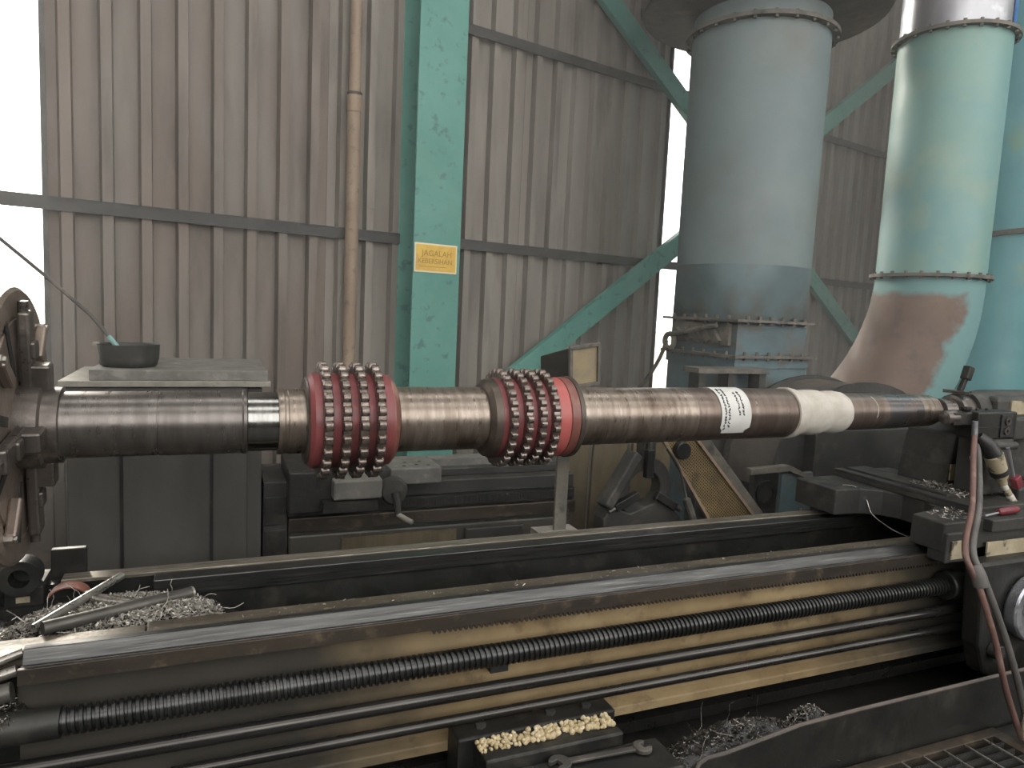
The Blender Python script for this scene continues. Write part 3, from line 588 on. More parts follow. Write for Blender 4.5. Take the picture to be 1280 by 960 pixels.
# paper label wrapped on the shaft
def wrap_patch(name, m, x_of, a0, a1, r, na=16, nx=4, th=.0012):
    mb = MB(); vs = []; fs = []
    for side in (0, 1):
        for i in range(na+1):
            a = a0+(a1-a0)*i/na; xa, xb = x_of(i/na)
            for j in range(nx+1): x = xa+(xb-xa)*j/nx; rr = r+side*th; vs.append(AX+V(x, -math.cos(a)*rr, math.sin(a)*rr))
    q = (na+1)*(nx+1)
    for s_ in (0, 1):
        for i in range(na):
            for j in range(nx): k = s_*q+i*(nx+1)+j; fs.append((k, k+1, k+nx+2, k+nx+1))
    rim = [i*(nx+1) for i in range(na+1)]+[na*(nx+1)+j for j in range(1, nx+1)]+[i*(nx+1)+nx for i in range(na-1, -1, -1)]+[j for j in range(nx-1, 0, -1)]
    for i in range(len(rim)): a, b = rim[i], rim[(i+1) % len(rim)]; fs.append((a, b, q+b, q+a))
    return mb.add(vs, fs)
lab = empty('paper_label', AX+V(1.68, -.0965, 0), 'white paper note with handwriting stuck on the shaft', 'label')
def lx(t):
    c = .012 if t < .06 else 0
    return (1.645+c, 1.775-c*1.5)
wrap_patch('sheet', M['paper'], lx, -.62, 1.80, .0968, 20, 4).build('sheet', M['paper'], lab, smooth=True)
mb = MB()
for li, x in enumerate((1.662, 1.678, 1.722, 1.74)):
    a = -.45+.1*(li % 2); end = 1.25 if li < 2 else 1.0
    if li >= 2: a = .1
    while a < end:
        da = random.uniform(.05, .12); pp = []
        for k in range(7):
            aa = a+da*k/6; xx = x+random.uniform(-.005, .005); pp.append(AX+V(xx, -math.cos(aa)*.0984, math.sin(aa)*.0984))
        mb.tube(pp, .0017, 4); a += da+random.uniform(.02, .05)
tag(mb.build('handwriting', M['ink'], lab), kind='stuff')
wrp = MB(); prof = [(2.006, .0935), (2.008, .099), (2.025, .098), (2.05, .093), (2.07, .0855), (2.085, .084), (2.10, .0885), (2.15, .089), (2.17, .087), (2.19, .0805), (2.205, .080), (2.22, .0845), (2.26, .085), (2.285, .0815), (2.30, .0745)]
wrp.rev(prof, AX, (1, 0, 0), 72, wob=lambda k, a: .006*math.sin(a*3+k*.5)+.004*math.sin(a*11+k)+.01*math.sin(a*2+.6))
tag(wrp.build('cloth_wrap', M['cloth'], smooth=True, angle=60), 'white cloth bandage wrapped around the shaft step near the tailstock', 'cloth')

# ------------------------------------------------------------------ faceplate chuck
XF = -.45; ch = empty('faceplate_chuck', AX+V(XF-.2, 0, 0), 'big round four jaw faceplate gripping the shaft end', 'chuck')
RF = .345
pl = MB().rev([(XF-.075, .10), (XF-.075, RF-.012), (XF-.065, RF), (XF-.008, RF), (XF, RF-.008), (XF, RF-.06), (XF-.004, RF-.062), (XF-.004, RF-.075), (XF, RF-.077), (XF, .09)], AX, (1, 0, 0), 96).build('faceplate', M['plate'], ch, smooth=True, angle=30)
MB().rev([(XF-.6, .16), (XF-.075, .16)], AX, (1, 0, 0), 48).build('spindle_nose', M['iron2'], ch, smooth=True)
for k in range(4):
    a = math.radians(97+90*k); rd = V(0, math.cos(a), math.sin(a)); tg = V(0, -math.sin(a), math.cos(a)); ex = V(1, 0, 0)
    j = MB().obox(AX+ex*(XF+.02)+rd*.19, ex, rd, tg, .013, .10, .028).build('jaw', M['jaw'], ch, bevel=.006)
    m = MB(); m.obox(AX+ex*(XF+.04)+rd*.125, ex, rd, tg, .03, .034, .026); m.build('jaw_step', M['jaw'], j, bevel=.006)
    MB().obox(AX+ex*(XF+.028)+rd*.195, ex, rd, tg, .014, .022, .023).build('jaw_step', M['jaw'], j, bevel=.006)
    MB().cyl(AX+ex*(XF+.016)+rd*.285, AX+ex*(XF+.016)+rd*.315, .012, n=12).build('jaw_screw', M['jaw'], j, smooth=True)
    for da in (-.34, .34):
        b = a+da; r2 = V(0, math.cos(b), math.sin(b)); t2 = V(0, -math.sin(b), math.cos(b))
        MB().obox(AX+ex*(XF+.0012)+r2*.215, ex, r2, t2, .0015, .075, .012).build('slot', M['black'], pl)
    b = a+math.pi/4; r2 = V(0, math.cos(b), math.sin(b)); MB().obox(AX+ex*(XF+.012)+r2*.25, ex, r2, V(0, -math.sin(b), math.cos(b)), .013, .05, .015).build('rib', M['plate'], pl, bevel=.006)
    MB().rev([(0, .014), (.018, .014), (.019, .009), (.026, .009)], AX+V(XF, 0, 0)+r2*.30, (1, 0, 0), 6).build('clamp_bolt', M['steelrod'], ch)
MB().rev([(XF, .11), (XF+.05, .108), (XF+.055, .098), (XF+.09, .097), (XF+.092, .088)], AX, (1, 0, 0), 48).build('clamp_ring', M['jaw'], ch, smooth=True)
# headstock body behind the faceplate
hs = empty('headstock', (-1.1, 2.1, 0), 'dark lathe headstock casting behind the faceplate', 'headstock')
MB().box((-1.6, 1.8, 0), (-1.06, 2.45, 1.5)).build('casting', M['iron2'], hs, bevel=.02); MB().box((-1.06, 1.95, .0), (-.62, 2.55, .775)).build('front_shelf', M['waydust'], hs, bevel=.006)

# ================================================================== TAILSTOCK, CARRIAGE, TOOL POST
ts = empty('tailstock', (3.3, YS, .70), 'tailstock with live centre, clamp lever and chipped beige paint', 'tailstock')
MB().rev([(2.80, .004), (2.83, .028), (2.86, .034), (2.90, .036)], AX, (1, 0, 0), 32).build('live_centre', M['shaft_d'], ts, smooth=True)
MB().rev([(2.86, .03), (2.865, .05), (2.90, .052), (2.903, .05), (2.93, .052), (2.935, .04), (3.05, .04)], AX, (1, 0, 0), 40).build('centre_body', M['shaft_d'], ts, smooth=True)
MB().rev([(2.945, .045), (2.948, .066), (2.965, .069), (2.97, .064), (3.06, .063), (3.065, .05)], AX, (1, 0, 0), 48).build('quill', M['jaw'], ts, smooth=True)
MB().rev([(3.03, .05), (3.034, .078), (3.06, .083), (3.11, .083), (3.13, .088), (4.2, .088)], AX, (1, 0, 0), 48).build('barrel', M['iron2'], ts, smooth=True)
MB().prism([V(3.10, YS-.10, 1.27), V(3.10, YS+.12, 1.27), V(3.10, YS+.17, 1.05), V(3.10, YS+.22, .90), V(3.10, YS-.12, .90), V(3.10, YS-.12, 1.05)], (1.1, 0, 0)).build('body', M['iron2'], ts, bevel=.02)
MB().obox((3.34, YS-.105, 1.225), (1, 0, 0), (0, 1, 0), (0, 0, 1), .16, .004, .03).build('paint_patch', M['beige'], ts)
MB().prism([V(2.98, YS-.02, 1.10), V(3.12, YS-.02, 1.12), V(3.12, YS-.02, .86), V(2.94, YS-.02, .86), V(2.95, YS-.02, .96)], (0, .24, 0)).build('nose_bracket', M['iron2'], ts, bevel=.01)
MB().obox((2.99, YS-.024, .93), (1, 0, 0), (0, 1, 0), (0, 0, 1), .035, .003, .035).build('paint_patch', M['beige'], ts)
lv = MB().bar((2.995, YS, 1.285), (3.025, YS, 1.345), .02, .02, (0, 1, 0)).build('lever', M['iron'], ts, bevel=.003)
MB().bar((3.022, YS, 1.335), (3.040, YS, 1.392), .034, .034, (0, 1, 0)).build('lever_head', M['iron'], lv, bevel=.004)
for z in (1.284, 1.292): MB().box((2.955, YS-.05, z-.01), (3.0, YS+.05, z-.004)).build('shim', M['jaw'], ts)
MB().box((3.12, YS-.22, .703), (4.2, YS+.28, .90)).build('base', M['iron2'], ts, bevel=.01)

ca = empty('carriage', (2.75, 2.1, .70), 'dark lathe carriage with saddle, apron and handwheel on the bed ways', 'carriage')
pg = [(2.47, 2.46), (2.47, 2.23), (2.60, 2.22), (2.68, 2.17), (2.715, 2.10), (2.715, 2.0), (2.68, 1.93), (2.60, 1.89), (2.475, 1.87), (2.475, 1.735), (3.10, 1.735), (3.10, 2.46)]
MB().prism([V(x, y, .728) for x, y in pg], (0, 0, .112)).build('saddle', M['iron2'], ca, bevel=.006)
MB().box((2.478, 1.722, .69), (2.60, 1.797, .805)).build('front_wing', M['iron2'], ca, bevel=.006)
MB().box((2.50, 1.716, .705), (2.60, 1.722, .775)).build('wiper_plate', M['beige'], ca, bevel=.002)
MB().box((2.70, 1.716, .675), (2.93, 1.724, .755)).build('wiper_plate', M['beige'], ca, bevel=.002)
MB().box((2.69, 1.70, .80), (3.0, 1.9, .845)).build('front_block', M['iron2'], ca, bevel=.004)
cs = MB().box((2.70, 1.80, .84), (3.06, 2.46, .862)).build('cross_slide', M['iron2'], ca, bevel=.003)
MB().box((2.745, 1.83, .862), (2.775, 2.44, .8635)).build('slot', M['black'], cs); MB().box((2.70, 1.80, .862), (2.745, 2.46, .874)).build('gib_strip', M['iron2'], cs, bevel=.002); MB().box((2.775, 1.95, .862), (2.9, 2.46, .876)).build('slide_strip', M['iron2'], cs, bevel=.002)
MB().prism([V(x, 1.66, z) for x, z in ((2.60, .70), (3.3, .70), (3.3, .26), (2.78, .22), (2.68, .26), (2.63, .38))], (0, .075, 0)).build('apron', M['iron'], ca, bevel=.012)
MB().cyl((2.70, 1.66, .36), (2.70, 1.62, .36), .028).build('boss', M['iron2'], ca, smooth=True, bevel=.004)
MB().cyl((2.60, 1.8, .5645), (2.68, 1.8, .5645), .055).build('screw_bush', M['iron'], ca, smooth=True, bevel=.006)
hw = MB().rev([(0, .085), (.002, .118), (.012, .125), (.045, .125), (.052, .118), (.055, .095), (.045, .088)], (2.86, 1.66, .515), (0, -1, 0), 56).build('handwheel', M['galv'], ca, smooth=True, angle=30)
MB().cyl((2.86, 1.66, .515), (2.86, 1.595, .515), .05).build('hub', M['iron2'], hw, smooth=True)
MB().cyl((2.86, 1.65, .515), (2.86, 1.625, .515), .088, n=40).build('dish', M['iron2'], hw, smooth=True)
# tool post
tp = empty('tool_post', (2.95, 1.93, .876), 'dark tool post holding a boring bar beside the tailstock centre', 'tool post')
MB().box((2.90, 1.90, .876), (3.08, 2.02, 1.11)).build('pillar', M['iron2'], tp, bevel=.01)
MB().box((2.84, 1.90, 1.11), (3.08, 1.99, 1.222)).build('holder', M['iron'], tp, bevel=.006)
MB().box((2.842, 1.897, 1.158), (2.98, 1.901, 1.162)).build('seam', M['black'], tp)
bk = MB().box((2.975, 1.893, 1.118), (3.045, 1.90, 1.212)).build('screw_plate', M['black'], tp, bevel=.002)
for z in (1.185, 1.145): MB().annulus((3.008, 1.893, z), (0, -1, 0), .006, .017, .006, 24).build('screw_head', M['jaw'], bk)
MB().box((3.08, 1.91, 1.10), (3.3, 1.97, 1.19)).build('rear_block', M['iron2'], tp, bevel=.008)
MB().rev([(0, .014), (.004, .025), (.03, .031), (.06, .031), (.062, .022), (.2, .022)], (2.71, 1.955, 1.195), (1, 0, 0), 28).build('boring_bar', M['jaw'], tp, smooth=True)
MB().obox((2.79, 1.955, 1.192), (1, 0, 0), (0, 1, 0), (0, 0, 1), .055, .028, .026).build('bar_clamp', M['iron'], tp, bevel=.004)
MB().rev([(0, .012), (.012, .022), (.02, .022)], (2.80, 1.93, 1.222), (0, 0, 1), 10).build('thumb_screw', M['iron'], tp)
for x in (2.9, 2.96): MB().rev([(0, .008), (.01, .008)], (x, 1.95, 1.222), (0, 0, 1), 6).build('grub_screw', M['black'], tp)
MB().cyl((2.805, 1.89, 1.19), (2.815, 1.885, 1.05), .011, n=12).build('feed_pipe', M['galv'], tp, smooth=True)
# coolant nozzle
cn = empty('coolant_nozzle', (2.9, 1.84, .86), 'beige coolant nozzle with white jointed tip hanging under the tool post', 'nozzle')
a, b = V(2.835, 1.85, 1.125), V(2.875, 1.85, 1.055); d = (V(2.955, 1.85, .94)-V(2.875, 1.85, 1.065)).normalized()
MB().tube([V(2.82, 1.88, 1.13), V(2.85, 1.86, 1.10), V(2.876, 1.85, 1.06)], [.02, .03, .034], 20).build('socket', M['iron'], cn, smooth=True)
p = V(2.876, 1.85, 1.062); MB().rev([(0, .032), (.004, .036), (.075, .034), (.08, .03)], p, d, 24).build('body', M['beige'], cn, smooth=True)
MB().rev([(.08, .034), (.098, .034)], p, d, 24).build('band', M['black'], cn, smooth=True)
MB().rev([(.098, .030), (.115, .028), (.13, .019), (.15, .018), (.152, .014)], p, d, 20).build('neck', M['beige'], cn, smooth=True)
d2_ = (V(3.11, 1.85, .79)-V(2.96, 1.85, .935)).normalized()
for k in range(5): MB().rev([(0, .011), (.004, .0145), (.028, .0135), (.03, .009)], p+d*.152+d2_*(.034*k), d2_, 14).build('jointed_segment', M['white'] if k % 2 == 0 else M['beige'], cn, smooth=True)
MB().cyl((2.93, 1.83, 1.09), (2.985, 1.83, .97), .007, n=10).build('air_tube', M['galv'], cn, smooth=True)
MB().obox((3.01, 1.83, .945), d, (0, 1, 0), d.cross(V(0, 1, 0)), .025, .014, .018).build('red_valve', M['darkred'], cn, bevel=.003)
MB().cyl((2.86, 1.86, 1.095), (3.02, 1.86, 1.09), .016).build('manifold', M['iron2'], cn, smooth=True)
# screwdriver
sd_ = empty('screwdriver', (2.9, 1.76, .85), 'screwdriver with dark red handle lying on the carriage', 'screwdriver')
MB().cyl((2.70, 1.74, .852), (2.785, 1.745, .857), .004, n=8).build('blade', M['galv'], sd_, smooth=True)
MB().rev([(0, .008), (.01, .014), (.10, .015), (.12, .011)], (2.785, 1.745, .860), (1, .05, .01), 14).build('handle', M['darkred'], sd_, smooth=True)
# hoses
def bez(pts, n=8):
    out = []; P = [Vector(p) for p in pts]
    for i in range(len(P)-1):
        p0 = P[max(i-1, 0)]; p1 = P[i]; p2 = P[i+1]; p3 = P[min(i+2, len(P)-1)]
        for k in range(n):
            t = k/n; out.append(.5*((2*p1)+(p2-p0)*t+(2*p0-5*p1+4*p2-p3)*t*t+(3*p1-p0-3*p2+p3)*t**3))
    out.append(P[-1]); return out
def hose(label, pts, r, m, extra=None):
    o = empty('hose', pts[-1], label, 'hose', 'hoses hanging at the carriage'); MB().tube(bez(pts), r, 12).build('tube', m, o, smooth=True); return o
h1 = hose('brown rubber hose hanging from the tool post past the beige wiper plate', [(2.79, 1.875, 1.13), (2.73, 1.83, 1.06), (2.53, 1.68, .92), (2.37, 1.58, .80), (2.38, 1.53, .70), (2.435, 1.49, .52), (2.50, 1.47, .33), (2.58, 1.45, .155)], .0105, M['hose'])
h2 = hose('grey hose running beside the brown hose and taped to it', [(2.82, 1.885, 1.10), (2.765, 1.83, 1.04), (2.56, 1.675, .92), (2.40, 1.573, .80), (2.41, 1.523, .70), (2.475, 1.48, .52), (2.555, 1.46, .33), (2.61, 1.44, .155)], .0115, M['hose2'])
MB().tube([(2.385, 1.555, .755), (2.39, 1.535, .72), (2.395, 1.527, .69)], .025, 14).build('tape_sleeve', M['hose2'], h1, smooth=True)
MB().tube([(2.80, 1.88, 1.05), (2.802, 1.875, 1.03)], .012, 10).build('white_tie', M['white'], h1, smooth=True)
hose('beige hose crossing the brown hose above the floor grating', [(2.70, 1.45, .42), (2.64, 1.45, .33), (2.575, 1.44, .24), (2.555, 1.42, .17), (2.57, 1.40, .153)], .009, M['hose3'])
# swarf on carriage
def cpos():
    t = random.random(); return V(2.80+.26*random.random(), random.uniform(1.92, 2.16), .866+random.uniform(.004, .016))
tag(flakes(600, cpos, .004, .010).build('carriage_swarf', M['chipb']), 'bright steel chips scattered on the cross slide', 'swarf', kind='stuff')
tag(flakes(110, lambda: V(random.uniform(2.50, 2.70), random.uniform(1.74, 1.86), .846+random.uniform(0, .01)), .003, .008).build('saddle_swarf', M['chipb']), 'steel chips sprinkled on the saddle front wing', 'swarf', kind='stuff')
tag(MB().tube(bez([(2.56, 2.28, .845), (2.60, 2.25, .842), (2.625, 2.21, .80), (2.625, 2.17, .74), (2.62, 2.08, .71), (2.62, 2.02, .70), (2.61, 1.97, .702)]), .0022, 6).build('swarf_curl', M['steelrod'], smooth=True), 'long thin curl of steel swarf hanging from the saddle', 'swarf')
def lpos(): return V(random.uniform(.0, 2.4), random.uniform(1.91, 1.985), .701)
tag(flakes(120, lpos, .002, .006).build('ledge_swarf', M['chipb']), 'tiny bright chips scattered along the inner bed ledge', 'swarf', kind='stuff')

# ================================================================== LEFT END OF BED: SWARF AND BARS
MB().box((-.62, 1.995, .30), (-.0, 2.295, .625)).build('gap_plate', M['iron'], bed)
heap('bed_swarf', 'grey heap of steel swarf between the ways under loose bars', -.25, 2.145, .27, .15, .625, .052, 6000, .004, .010, M['chipb'], M['chipd'], 50, .07, pw=5)
heap('end_swarf', 'steel swarf piled at the bed end beside short bars', -.47, 1.83, .07, .09, .58, .03, 350, .004, .010, M['chip'], M['chipd'])
tw = empty('t_wrench', (-.3, 2.2, .65), 'bright steel T handled chuck wrench lying on the swarf heap', 'wrench')
MB().cyl((-.425, 2.04, .692), (-.255, 2.30, .715), .0115, n=16).build('handle_bar', M['steelrod'], tw, smooth=True)
MB().cyl((-.31, 2.20, .693), (-.155, 2.145, .672), .015, n=16).build('stem', M['steelrod'], tw, smooth=True)
MB().rev([(0, .017), (.035, .017)], (-.335, 2.21, .697), (.94, -.33, -.1), 16).build('boss', M['steelrod'], tw, smooth=True)
lpp = empty('loose_pipe', (-.2, 2.08, .64), 'dull steel pipe lying across the swarf heap onto the bed', 'pipe')
MB().cyl((-.40, 2.015, .70), (-.065, 2.19, .685), .0175, n=20).build('tube', M['pipe'], lpp, smooth=True)
MB().annulus((-.066, 2.1895, .685), (.335, .175, -.015), .011, .0185, .006, 20).build('end_rim', M['steelrod'], lpp)
mb = MB(); vs = []; fs = []; n = 14
for i in range(n+1):
    a = math.radians(15+150*i/n)
    for r, yy in ((.042, 0), (.046, 0), (.046, .05), (.042, .05)): vs.append(V(-.385+math.cos(a)*r*1.15, 2.25+yy, .672+math.sin(a)*r*.9))
for i in range(n):
    for k in range(4): fs.append((i*4+k, i*4+(k+1) % 4, (i+1)*4+(k+1) % 4, (i+1)*4+k))
fs += [(0, 1, 2, 3), (4*n+3, 4*n+2, 4*n+1, 4*n)]
tag(mb.add(vs, fs).build('ring_fragment', M['rust'], smooth=True, angle=40), 'rust red half ring fragment resting on the swarf heap', 'ring')
for i, (p, q, r, lb) in enumerate((((-.56, 1.86, .66), (-.415, 1.89, .70), .011, 'bright round bar end lying topmost at the bed end'), ((-.58, 1.845, .635), (-.42, 1.86, .672), .013, 'round steel bar under the bright bar at the bed end'), ((-.60, 1.83, .605), (-.425, 1.835, .635), .022, 'thick dark round bar lowest in the bed end pile'))):
    tag(MB().cyl(p, q, r, n=18).build('round_bar', M['steelrod'] if i < 2 else M['pipe'], smooth=True), lb, 'bar', 'short round bars at the bed end')
tag(MB().tube([(-.52, 2.02, .60), (-.46, 2.06, .62), (-.42, 2.09, .635)], [.02, .026, .02], 14).build('steel_stub', M['pipe'], smooth=True), 'stubby dark steel piece half buried in swarf at the bed end', 'scrap')
bb = empty('bearing_bracket', (-.55, 2.35, .50), 'dark bracket with a round bore and pale name plate left of the swarf', 'bracket')
MB().box((-.555, 2.32, .30), (-.455, 2.42, .70)).build('body', M['iron'], bb, bevel=.006)
MB().annulus((-.503, 2.33, .742), (0, -1, 0), .026, .05, .06, 32).build('bore_ring', M['iron'], bb, smooth=True)
MB().cyl((-.503, 2.325, .742), (-.503, 2.34, .742), .048, n=28).build('bore_back', M['black'], bb)
MB().box((-.555, 2.32, .70), (-.455, 2.42, .712)).build('lip', M['iron2'], bb)
MB().box((-.522, 2.316, .655), (-.488, 2.32, .672)).build('name_plate', M['beige'], bb)
tag(MB().box((-.452, 2.405, .3), (-.36, 2.43, .775)).build('cover_plate', M['iron'], bevel=.003), 'plain dark cover plate beside the bored bracket', 'plate')

# ================================================================== BEHIND THE LATHE
cab = empty('machine_cabinet', (-.12, 3.2, 0), 'tall dark metal cabinet with dusty plates on top behind the shaft', 'cabinet')
MB().box((-.50, 2.95, 0), (.115, 3.40, 1.20)).build('body', M['cabinet'], cab, bevel=.006)
for x in (-.33, -.02): MB().box((x, 2.944, .15), (x+.012, 2.95, 1.18)).build('door_gap', M['iron'], cab)
MB().box((-.52, 2.93, 1.20), (.20, 3.50, 1.222)).build('top_plate', M['dusttop'], cab, bevel=.003)
MB().box((-.425, 2.95, 1.222), (.19, 3.52, 1.262)).build('upper_plate', M['greyplate'], cab, bevel=.003)
MB().box((.115, 2.98, 0), (.17, 3.4, 1.19)).build('side_return', M['cabinet'], cab)
bw = empty('oval_tin', (-.30, 3.10, 1.262), 'dented grey oval tin standing on the cabinet top', 'tin')
m = MB().rev([(0, .088), (.006, .098), (.03, .105), (.082, .108), (.086, .109), (.082, .103), (.012, .098), (.008, .0)], (-.31, 3.10, 1.262), (0, 0, 1), 40, caps=False, wob=lambda k, a: .02*math.sin(3*a+1))
m.build('tin_body', M['girt'], bw, smooth=True, angle=50)
MB().box((-.43, 3.08, 1.34), (-.41, 3.12, 1.352)).build('tab', M['dusttop'], bw)
st = empty('brush_rod', (-.33, 3.1, 1.28), 'long thin rod with pale green tip leaning out of the oval tin', 'rod')
MB().tube([(-.325, 3.12, 1.30), (-.45, 3.2, 1.45), (-.62, 3.28, 1.60), (-.86, 3.40, 1.80)], .007, 8).build('rod', M['pipe'], st, smooth=True)
MB().cyl((-.335, 3.125, 1.312), (-.385, 3.157, 1.37), .010, n=10).build('green_tip', M['duct2'], st, smooth=True)
cc = empty('drawer_unit', (.27, 3.1, 0), 'small dark drawer unit between cabinet and rear lathe', 'drawers')
MB().box((.18, 3.0, 0), (.275, 3.35, .80)).build('carcass', M['iron2'], cc, bevel=.004)
for z in (.15, .32, .48, .62): MB().box((.185, 2.99, z), (.27, 3.0, z+.12)).build('drawer', M['iron'], cc, bevel=.003)
# rear lathe
rl = empty('rear_lathe', (.9, 3.2, 0), 'second smaller dark lathe with grey slides standing behind the shaft', 'lathe')
RX0, RX1 = .28, 1.62
MB().box((RX0, 3.02, .0), (RX1, 3.40, .56)).build('base', M['tan_l'], rl, bevel=.01)
MB().box((.50, 3.008, .38), (1.02, 3.02, .54)).build('base_panel', M['wood'], rl, bevel=.003)
MB().box((1.06, 3.004, .36), (1.35, 3.02, .54)).build('door_panel', M['iron2'], rl, bevel=.012)
MB().box((RX0, 3.0, .58), (RX1, 3.05, .64)).build('lower_way', M['rackst'], rl, bevel=.004)
MB().box((RX0, 3.02, .645), (RX1, 3.06, .70)).build('rack_strip', M['iron'], rl)
m = MB()
for k in range(150): m.box((.72+k*.006, 3.012, .655), (.723+k*.006, 3.02, .69))
tag(m.build('rack_teeth', M['iron2'], rl), kind='stuff')
MB().box((RX0, 3.03, .70), (RX1, 3.35, .765)).build('bed_casting', M['iron2'], rl, bevel=.006)
MB().box((.62, 3.10, .765), (RX1, 3.16, .80)).build('way', M['iron2'], rl, bevel=.004)
MB().box((.62, 3.28, .765), (RX1, 3.36, .81)).build('way', M['greyplate'], rl, bevel=.004)
MB().box((.27, 2.92, .68), (.48, 3.3, .855)).build('carriage_block', M['iron'], rl, bevel=.008)
MB().box((.40, 2.85, .70), (.62, 2.98, .74)).build('apron_ledge', M['iron'], rl)
pl2 = MB().box((.44, 2.86, .745), (.64, 3.05, .826)).build('slide_block', M['greyplate'], rl, bevel=.008)
pl3 = MB().box((.70, 2.98, .765), (.93, 3.17, .838)).build('slide_block', M['greyplate'], rl, bevel=.006)
for (x, y) in ((.77, 3.03), (.83, 3.05), (.88, 3.03), (.79, 3.10), (.86, 3.11)): MB().rev([(0, .008), (.0012, .008)], (x, y, .838), (0, 0, 1), 10).build('bolt_hole', M['black'], pl3)
for (x, y) in ((.48, 2.9), (.6, 2.98)): MB().rev([(0, .01), (.0012, .01)], (x, y, .826), (0, 0, 1), 10).build('bolt_hole', M['black'], pl2)
whl = MB().rev([(0, .03), (.004, .05), (.02, .058), (.05, .058), (.07, .04), (.14, .03)], (.69, 2.85, .77), (0, 1, 0), 32).build('handwheel', M['iron2'], rl, smooth=True, angle=30)
MB().tube([(.69, 2.85, .77), (.70, 2.84, .72), (.70, 2.835, .68)], [.02, .014, .012], 10).build('crank_arm', M['iron2'], whl, smooth=True)
MB().tube([(.70, 2.835, .68), (.73, 2.81, .662), (.75, 2.79, .655)], [.011, .012, .010], 10).build('crank_handle', M['dusttop'], whl, smooth=True)
MB().cyl((.69, 2.99, .80), (.69, 3.1, .80), .035).build('screw_housing', M['iron2'], rl, smooth=True)
# work lamp
wlp = empty('work_lamp', (1.32, 2.6, .0), 'dusty square floodlight on a flat bar post behind the shaft', 'lamp')
MB().box((1.297, 2.575, .62), (1.352, 2.59, 1.25)).build('post', M['flange'], wlp, bevel=.002)
MB().box((1.27, 2.55, .0), (1.38, 2.63, .62)).build('post_foot', M['iron2'], wlp); MB().box((1.22, 2.54, .62), (1.40, 2.64, .645)).build('base_plate', M['dusttop'], wlp)
lc = V(1.385, 2.56, 1.335); nx = V(.06, -.98, -.14).normalized(); ux = V(.985, .06, .14).normalized(); uz = nx.cross(ux).normalized(); uz = uz if uz.z > 0 else -uz
def q4(w0, h0, d0, w1, h1, d1):
    vs = [lc+V(-.11, 0, -.02)+ux*sx*w0+uz*sz*h0+nx*d0 for sx, sz in ((-1, -1), (1, -1), (1, 1), (-1, 1))]+[lc+ux*sx*w1+uz*sz*h1+nx*d1 for sx, sz in ((-1, -1), (1, -1), (1, 1), (-1, 1))]
    return MB().add(vs, [(0, 3, 2, 1), (4, 5, 6, 7)]+[(i, (i+1) % 4, (i+1) % 4+4, i+4) for i in range(4)])
q4(.035, .04, -.10, .066, .082, .0).build('housing', M['iron2'], wlp, bevel=.004)
m = MB()
for sx, sz, w, h in ((0, 1, .072, .007), (0, -1, .072, .007), (1, 0, .007, .082), (-1, 0, .007, .082)): m.obox(lc+ux*sx*.066+uz*sz*.082+nx*.006, ux, uz, nx, w, h, .008)
m.build('bezel', M['flange'], wlp, bevel=.002)
MB().obox(lc+nx*.002, ux, uz, nx, .064, .08, .002).build('lens', M['lampface'], wlp)
MB().tube([V(1.325, 2.583, 1.2), V(1.325, 2.60, 1.25), lc-nx*.06-uz*.06], .018, 8).build('swivel', M['iron'], wlp, smooth=True)
# steady rest
sr = empty('steady_rest', (1.87, 2.87, 0), 'dark cast steady rest with open bore leaning behind the bed', 'steady rest')
MB().annulus((1.88, 2.80, .735), (0, 1, 0), .085, .15, .08, 36).build('ring', M['iron2'], sr, smooth=True, bevel=.006)
MB().prism([V(x, 2.79, z) for x, z in ((1.66, .0), (2.10, .0), (2.09, .58), (1.98, .68), (1.80, .62), (1.70, .66), (1.66, .60))], (0, .1, 0)).build('foot', M['iron2'], sr, bevel=.008)
for a in (90, 205, 330):
    d = V(math.cos(math.radians(a)), 0, math.sin(math.radians(a))); c = V(1.88, 2.78, .735)
    j = MB().bar(c+d*.055, c+d*.19, .04, .035, (0, 1, 0)).build('jaw', M['iron'], sr, bevel=.004); MB().cyl(c+d*.19, c+d*.225, .013, n=10).build('jaw_screw', M['pipe'], j, smooth=True)
MB().bar((1.66, 2.80, .66), (1.83, 2.83, .90), .05, .09, (0, 1, 0)).build('hinge_arm', M['iron2'], sr, bevel=.01)
MB().box((1.86, 2.80, .86), (1.93, 2.87, .96)).build('cap_lug', M['iron2'], sr, bevel=.008)
tag(MB().tube(bez([(1.93, 2.72, .94), (2.0, 2.72, .86), (2.04, 2.72, .76), (2.06, 2.71, .68)])+bez([(2.06, 2.71, .68), (2.10, 2.70, .56), (2.13, 2.70, .3), (2.13, 2.70, .0)])[1:], [.006]*22+[.02]*27, 10).build('bent_bar', M['pipe'], smooth=True), 'bent steel bar propped between steady rest and perforated guard', 'bar')
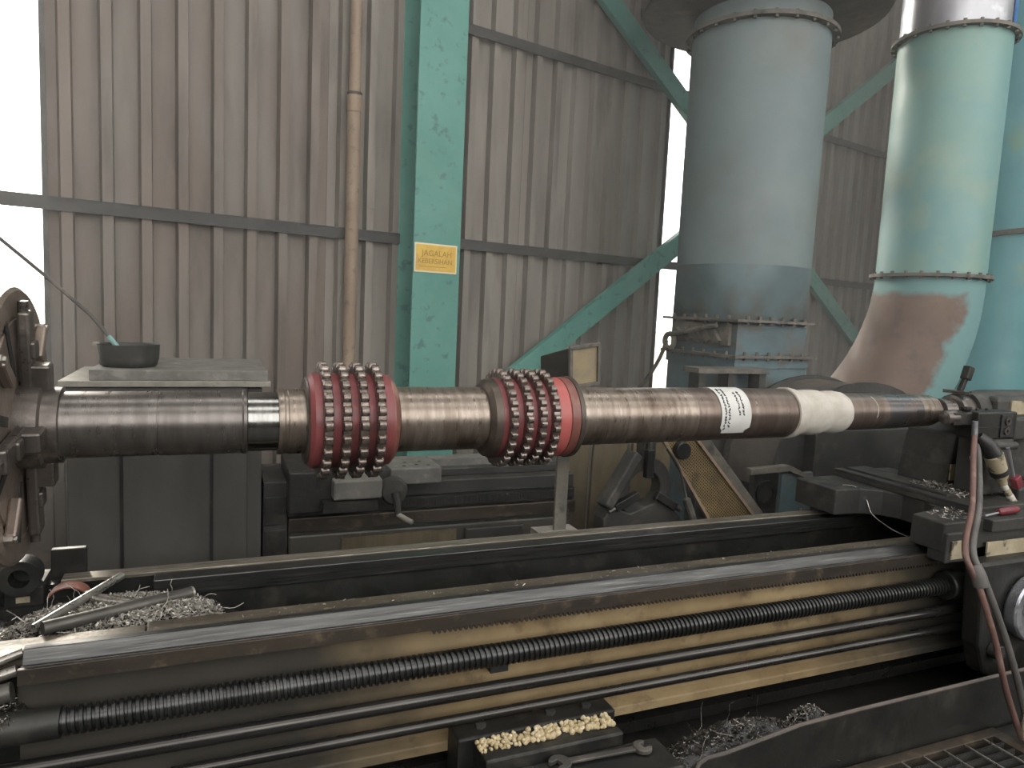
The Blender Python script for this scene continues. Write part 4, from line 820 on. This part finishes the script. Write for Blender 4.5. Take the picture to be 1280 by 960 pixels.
# boards
for i, (x, w, z1, ty) in enumerate(((1.70, .13, .90, 3.28), (1.84, .11, .95, 3.26), (1.96, .12, .86, 3.30), (2.09, .14, .93, 3.27), (2.24, .12, .90, 3.30))):
    tag(MB().obox((x+w/2, ty, z1/2), (1, .05*(i % 3-1), 0), (0, 1, 0), (.02*(i % 2), 0, 1), w/2, .012, z1/2).build('wooden_board', M['wood'], bevel=.003), ['narrow tan board standing next to the flat bar lamp post', 'tan upright board just behind the steady rest hinge arm', 'short tan board behind the bore of the steady rest', 'wide tan board between bent bar and steady rest', 'tan board partly behind the top of the perforated guard'][i], 'board', 'boards behind the steady rest')
# perforated guard
gd = empty('belt_guard', (2.3, 2.85, 0), 'slanting yellow perforated belt guard with grey side plate', 'guard')
MB().prism([V(x, 2.78, z) for x, z in ((1.95, .965), (2.14, .965), (2.60, .50), (2.60, .0), (2.54, .0), (2.30, .48))], (0, .012, 0)).build('perforated_panel', M['guard'], gd)
MB().prism([V(x, 2.782, z) for x, z in ((2.14, .965), (2.225, .965), (2.66, .50), (2.66, .0), (2.58, .0), (2.58, .50))], (0, .14, 0)).build('side_plate', M['flange'], gd, bevel=.004)
m = MB(); m.bar((1.95, 2.775, .965), (2.30, 2.775, .49), .014, .02, (0, 1, 0)); m.build('edge_frame', M['conduit'], gd); MB().bar((2.14, 2.775, .965), (2.585, 2.775, .50), .014, .016, (0, 1, 0)).build('edge_frame', M['conduit'], gd)
MB().cyl((2.045, 2.78, .92), (2.045, 2.74, .92), .042, n=28).build('round_cap', M['iron'], gd, smooth=True, bevel=.005)

# ================================================================== DUST HAZE between the machines and the sheet wall
hz = bpy.data.materials.new('dust_haze'); hz.use_nodes = True; hn = hz.node_tree.nodes; hl = hz.node_tree.links; hn.clear()
vo = hn.new('ShaderNodeVolumePrincipled'); vo.inputs['Color'].default_value = (1, .98, .95, 1); vo.inputs['Density'].default_value = .058; vo.inputs['Anisotropy'].default_value = .25
ho = hn.new('ShaderNodeOutputMaterial'); hl.new(vo.outputs[0], ho.inputs['Volume'])
hp = [V(-4.7, 2.62, .02), V(11.3, 2.62, .02), wp(11.4, .02, .01), wp(-4.5, .02, .01)]
tag(MB().prism(hp, (0, 0, 6.1)).build('dust_haze', hz), 'pale dusty haze hanging before the sheet wall', 'haze', kind='stuff')
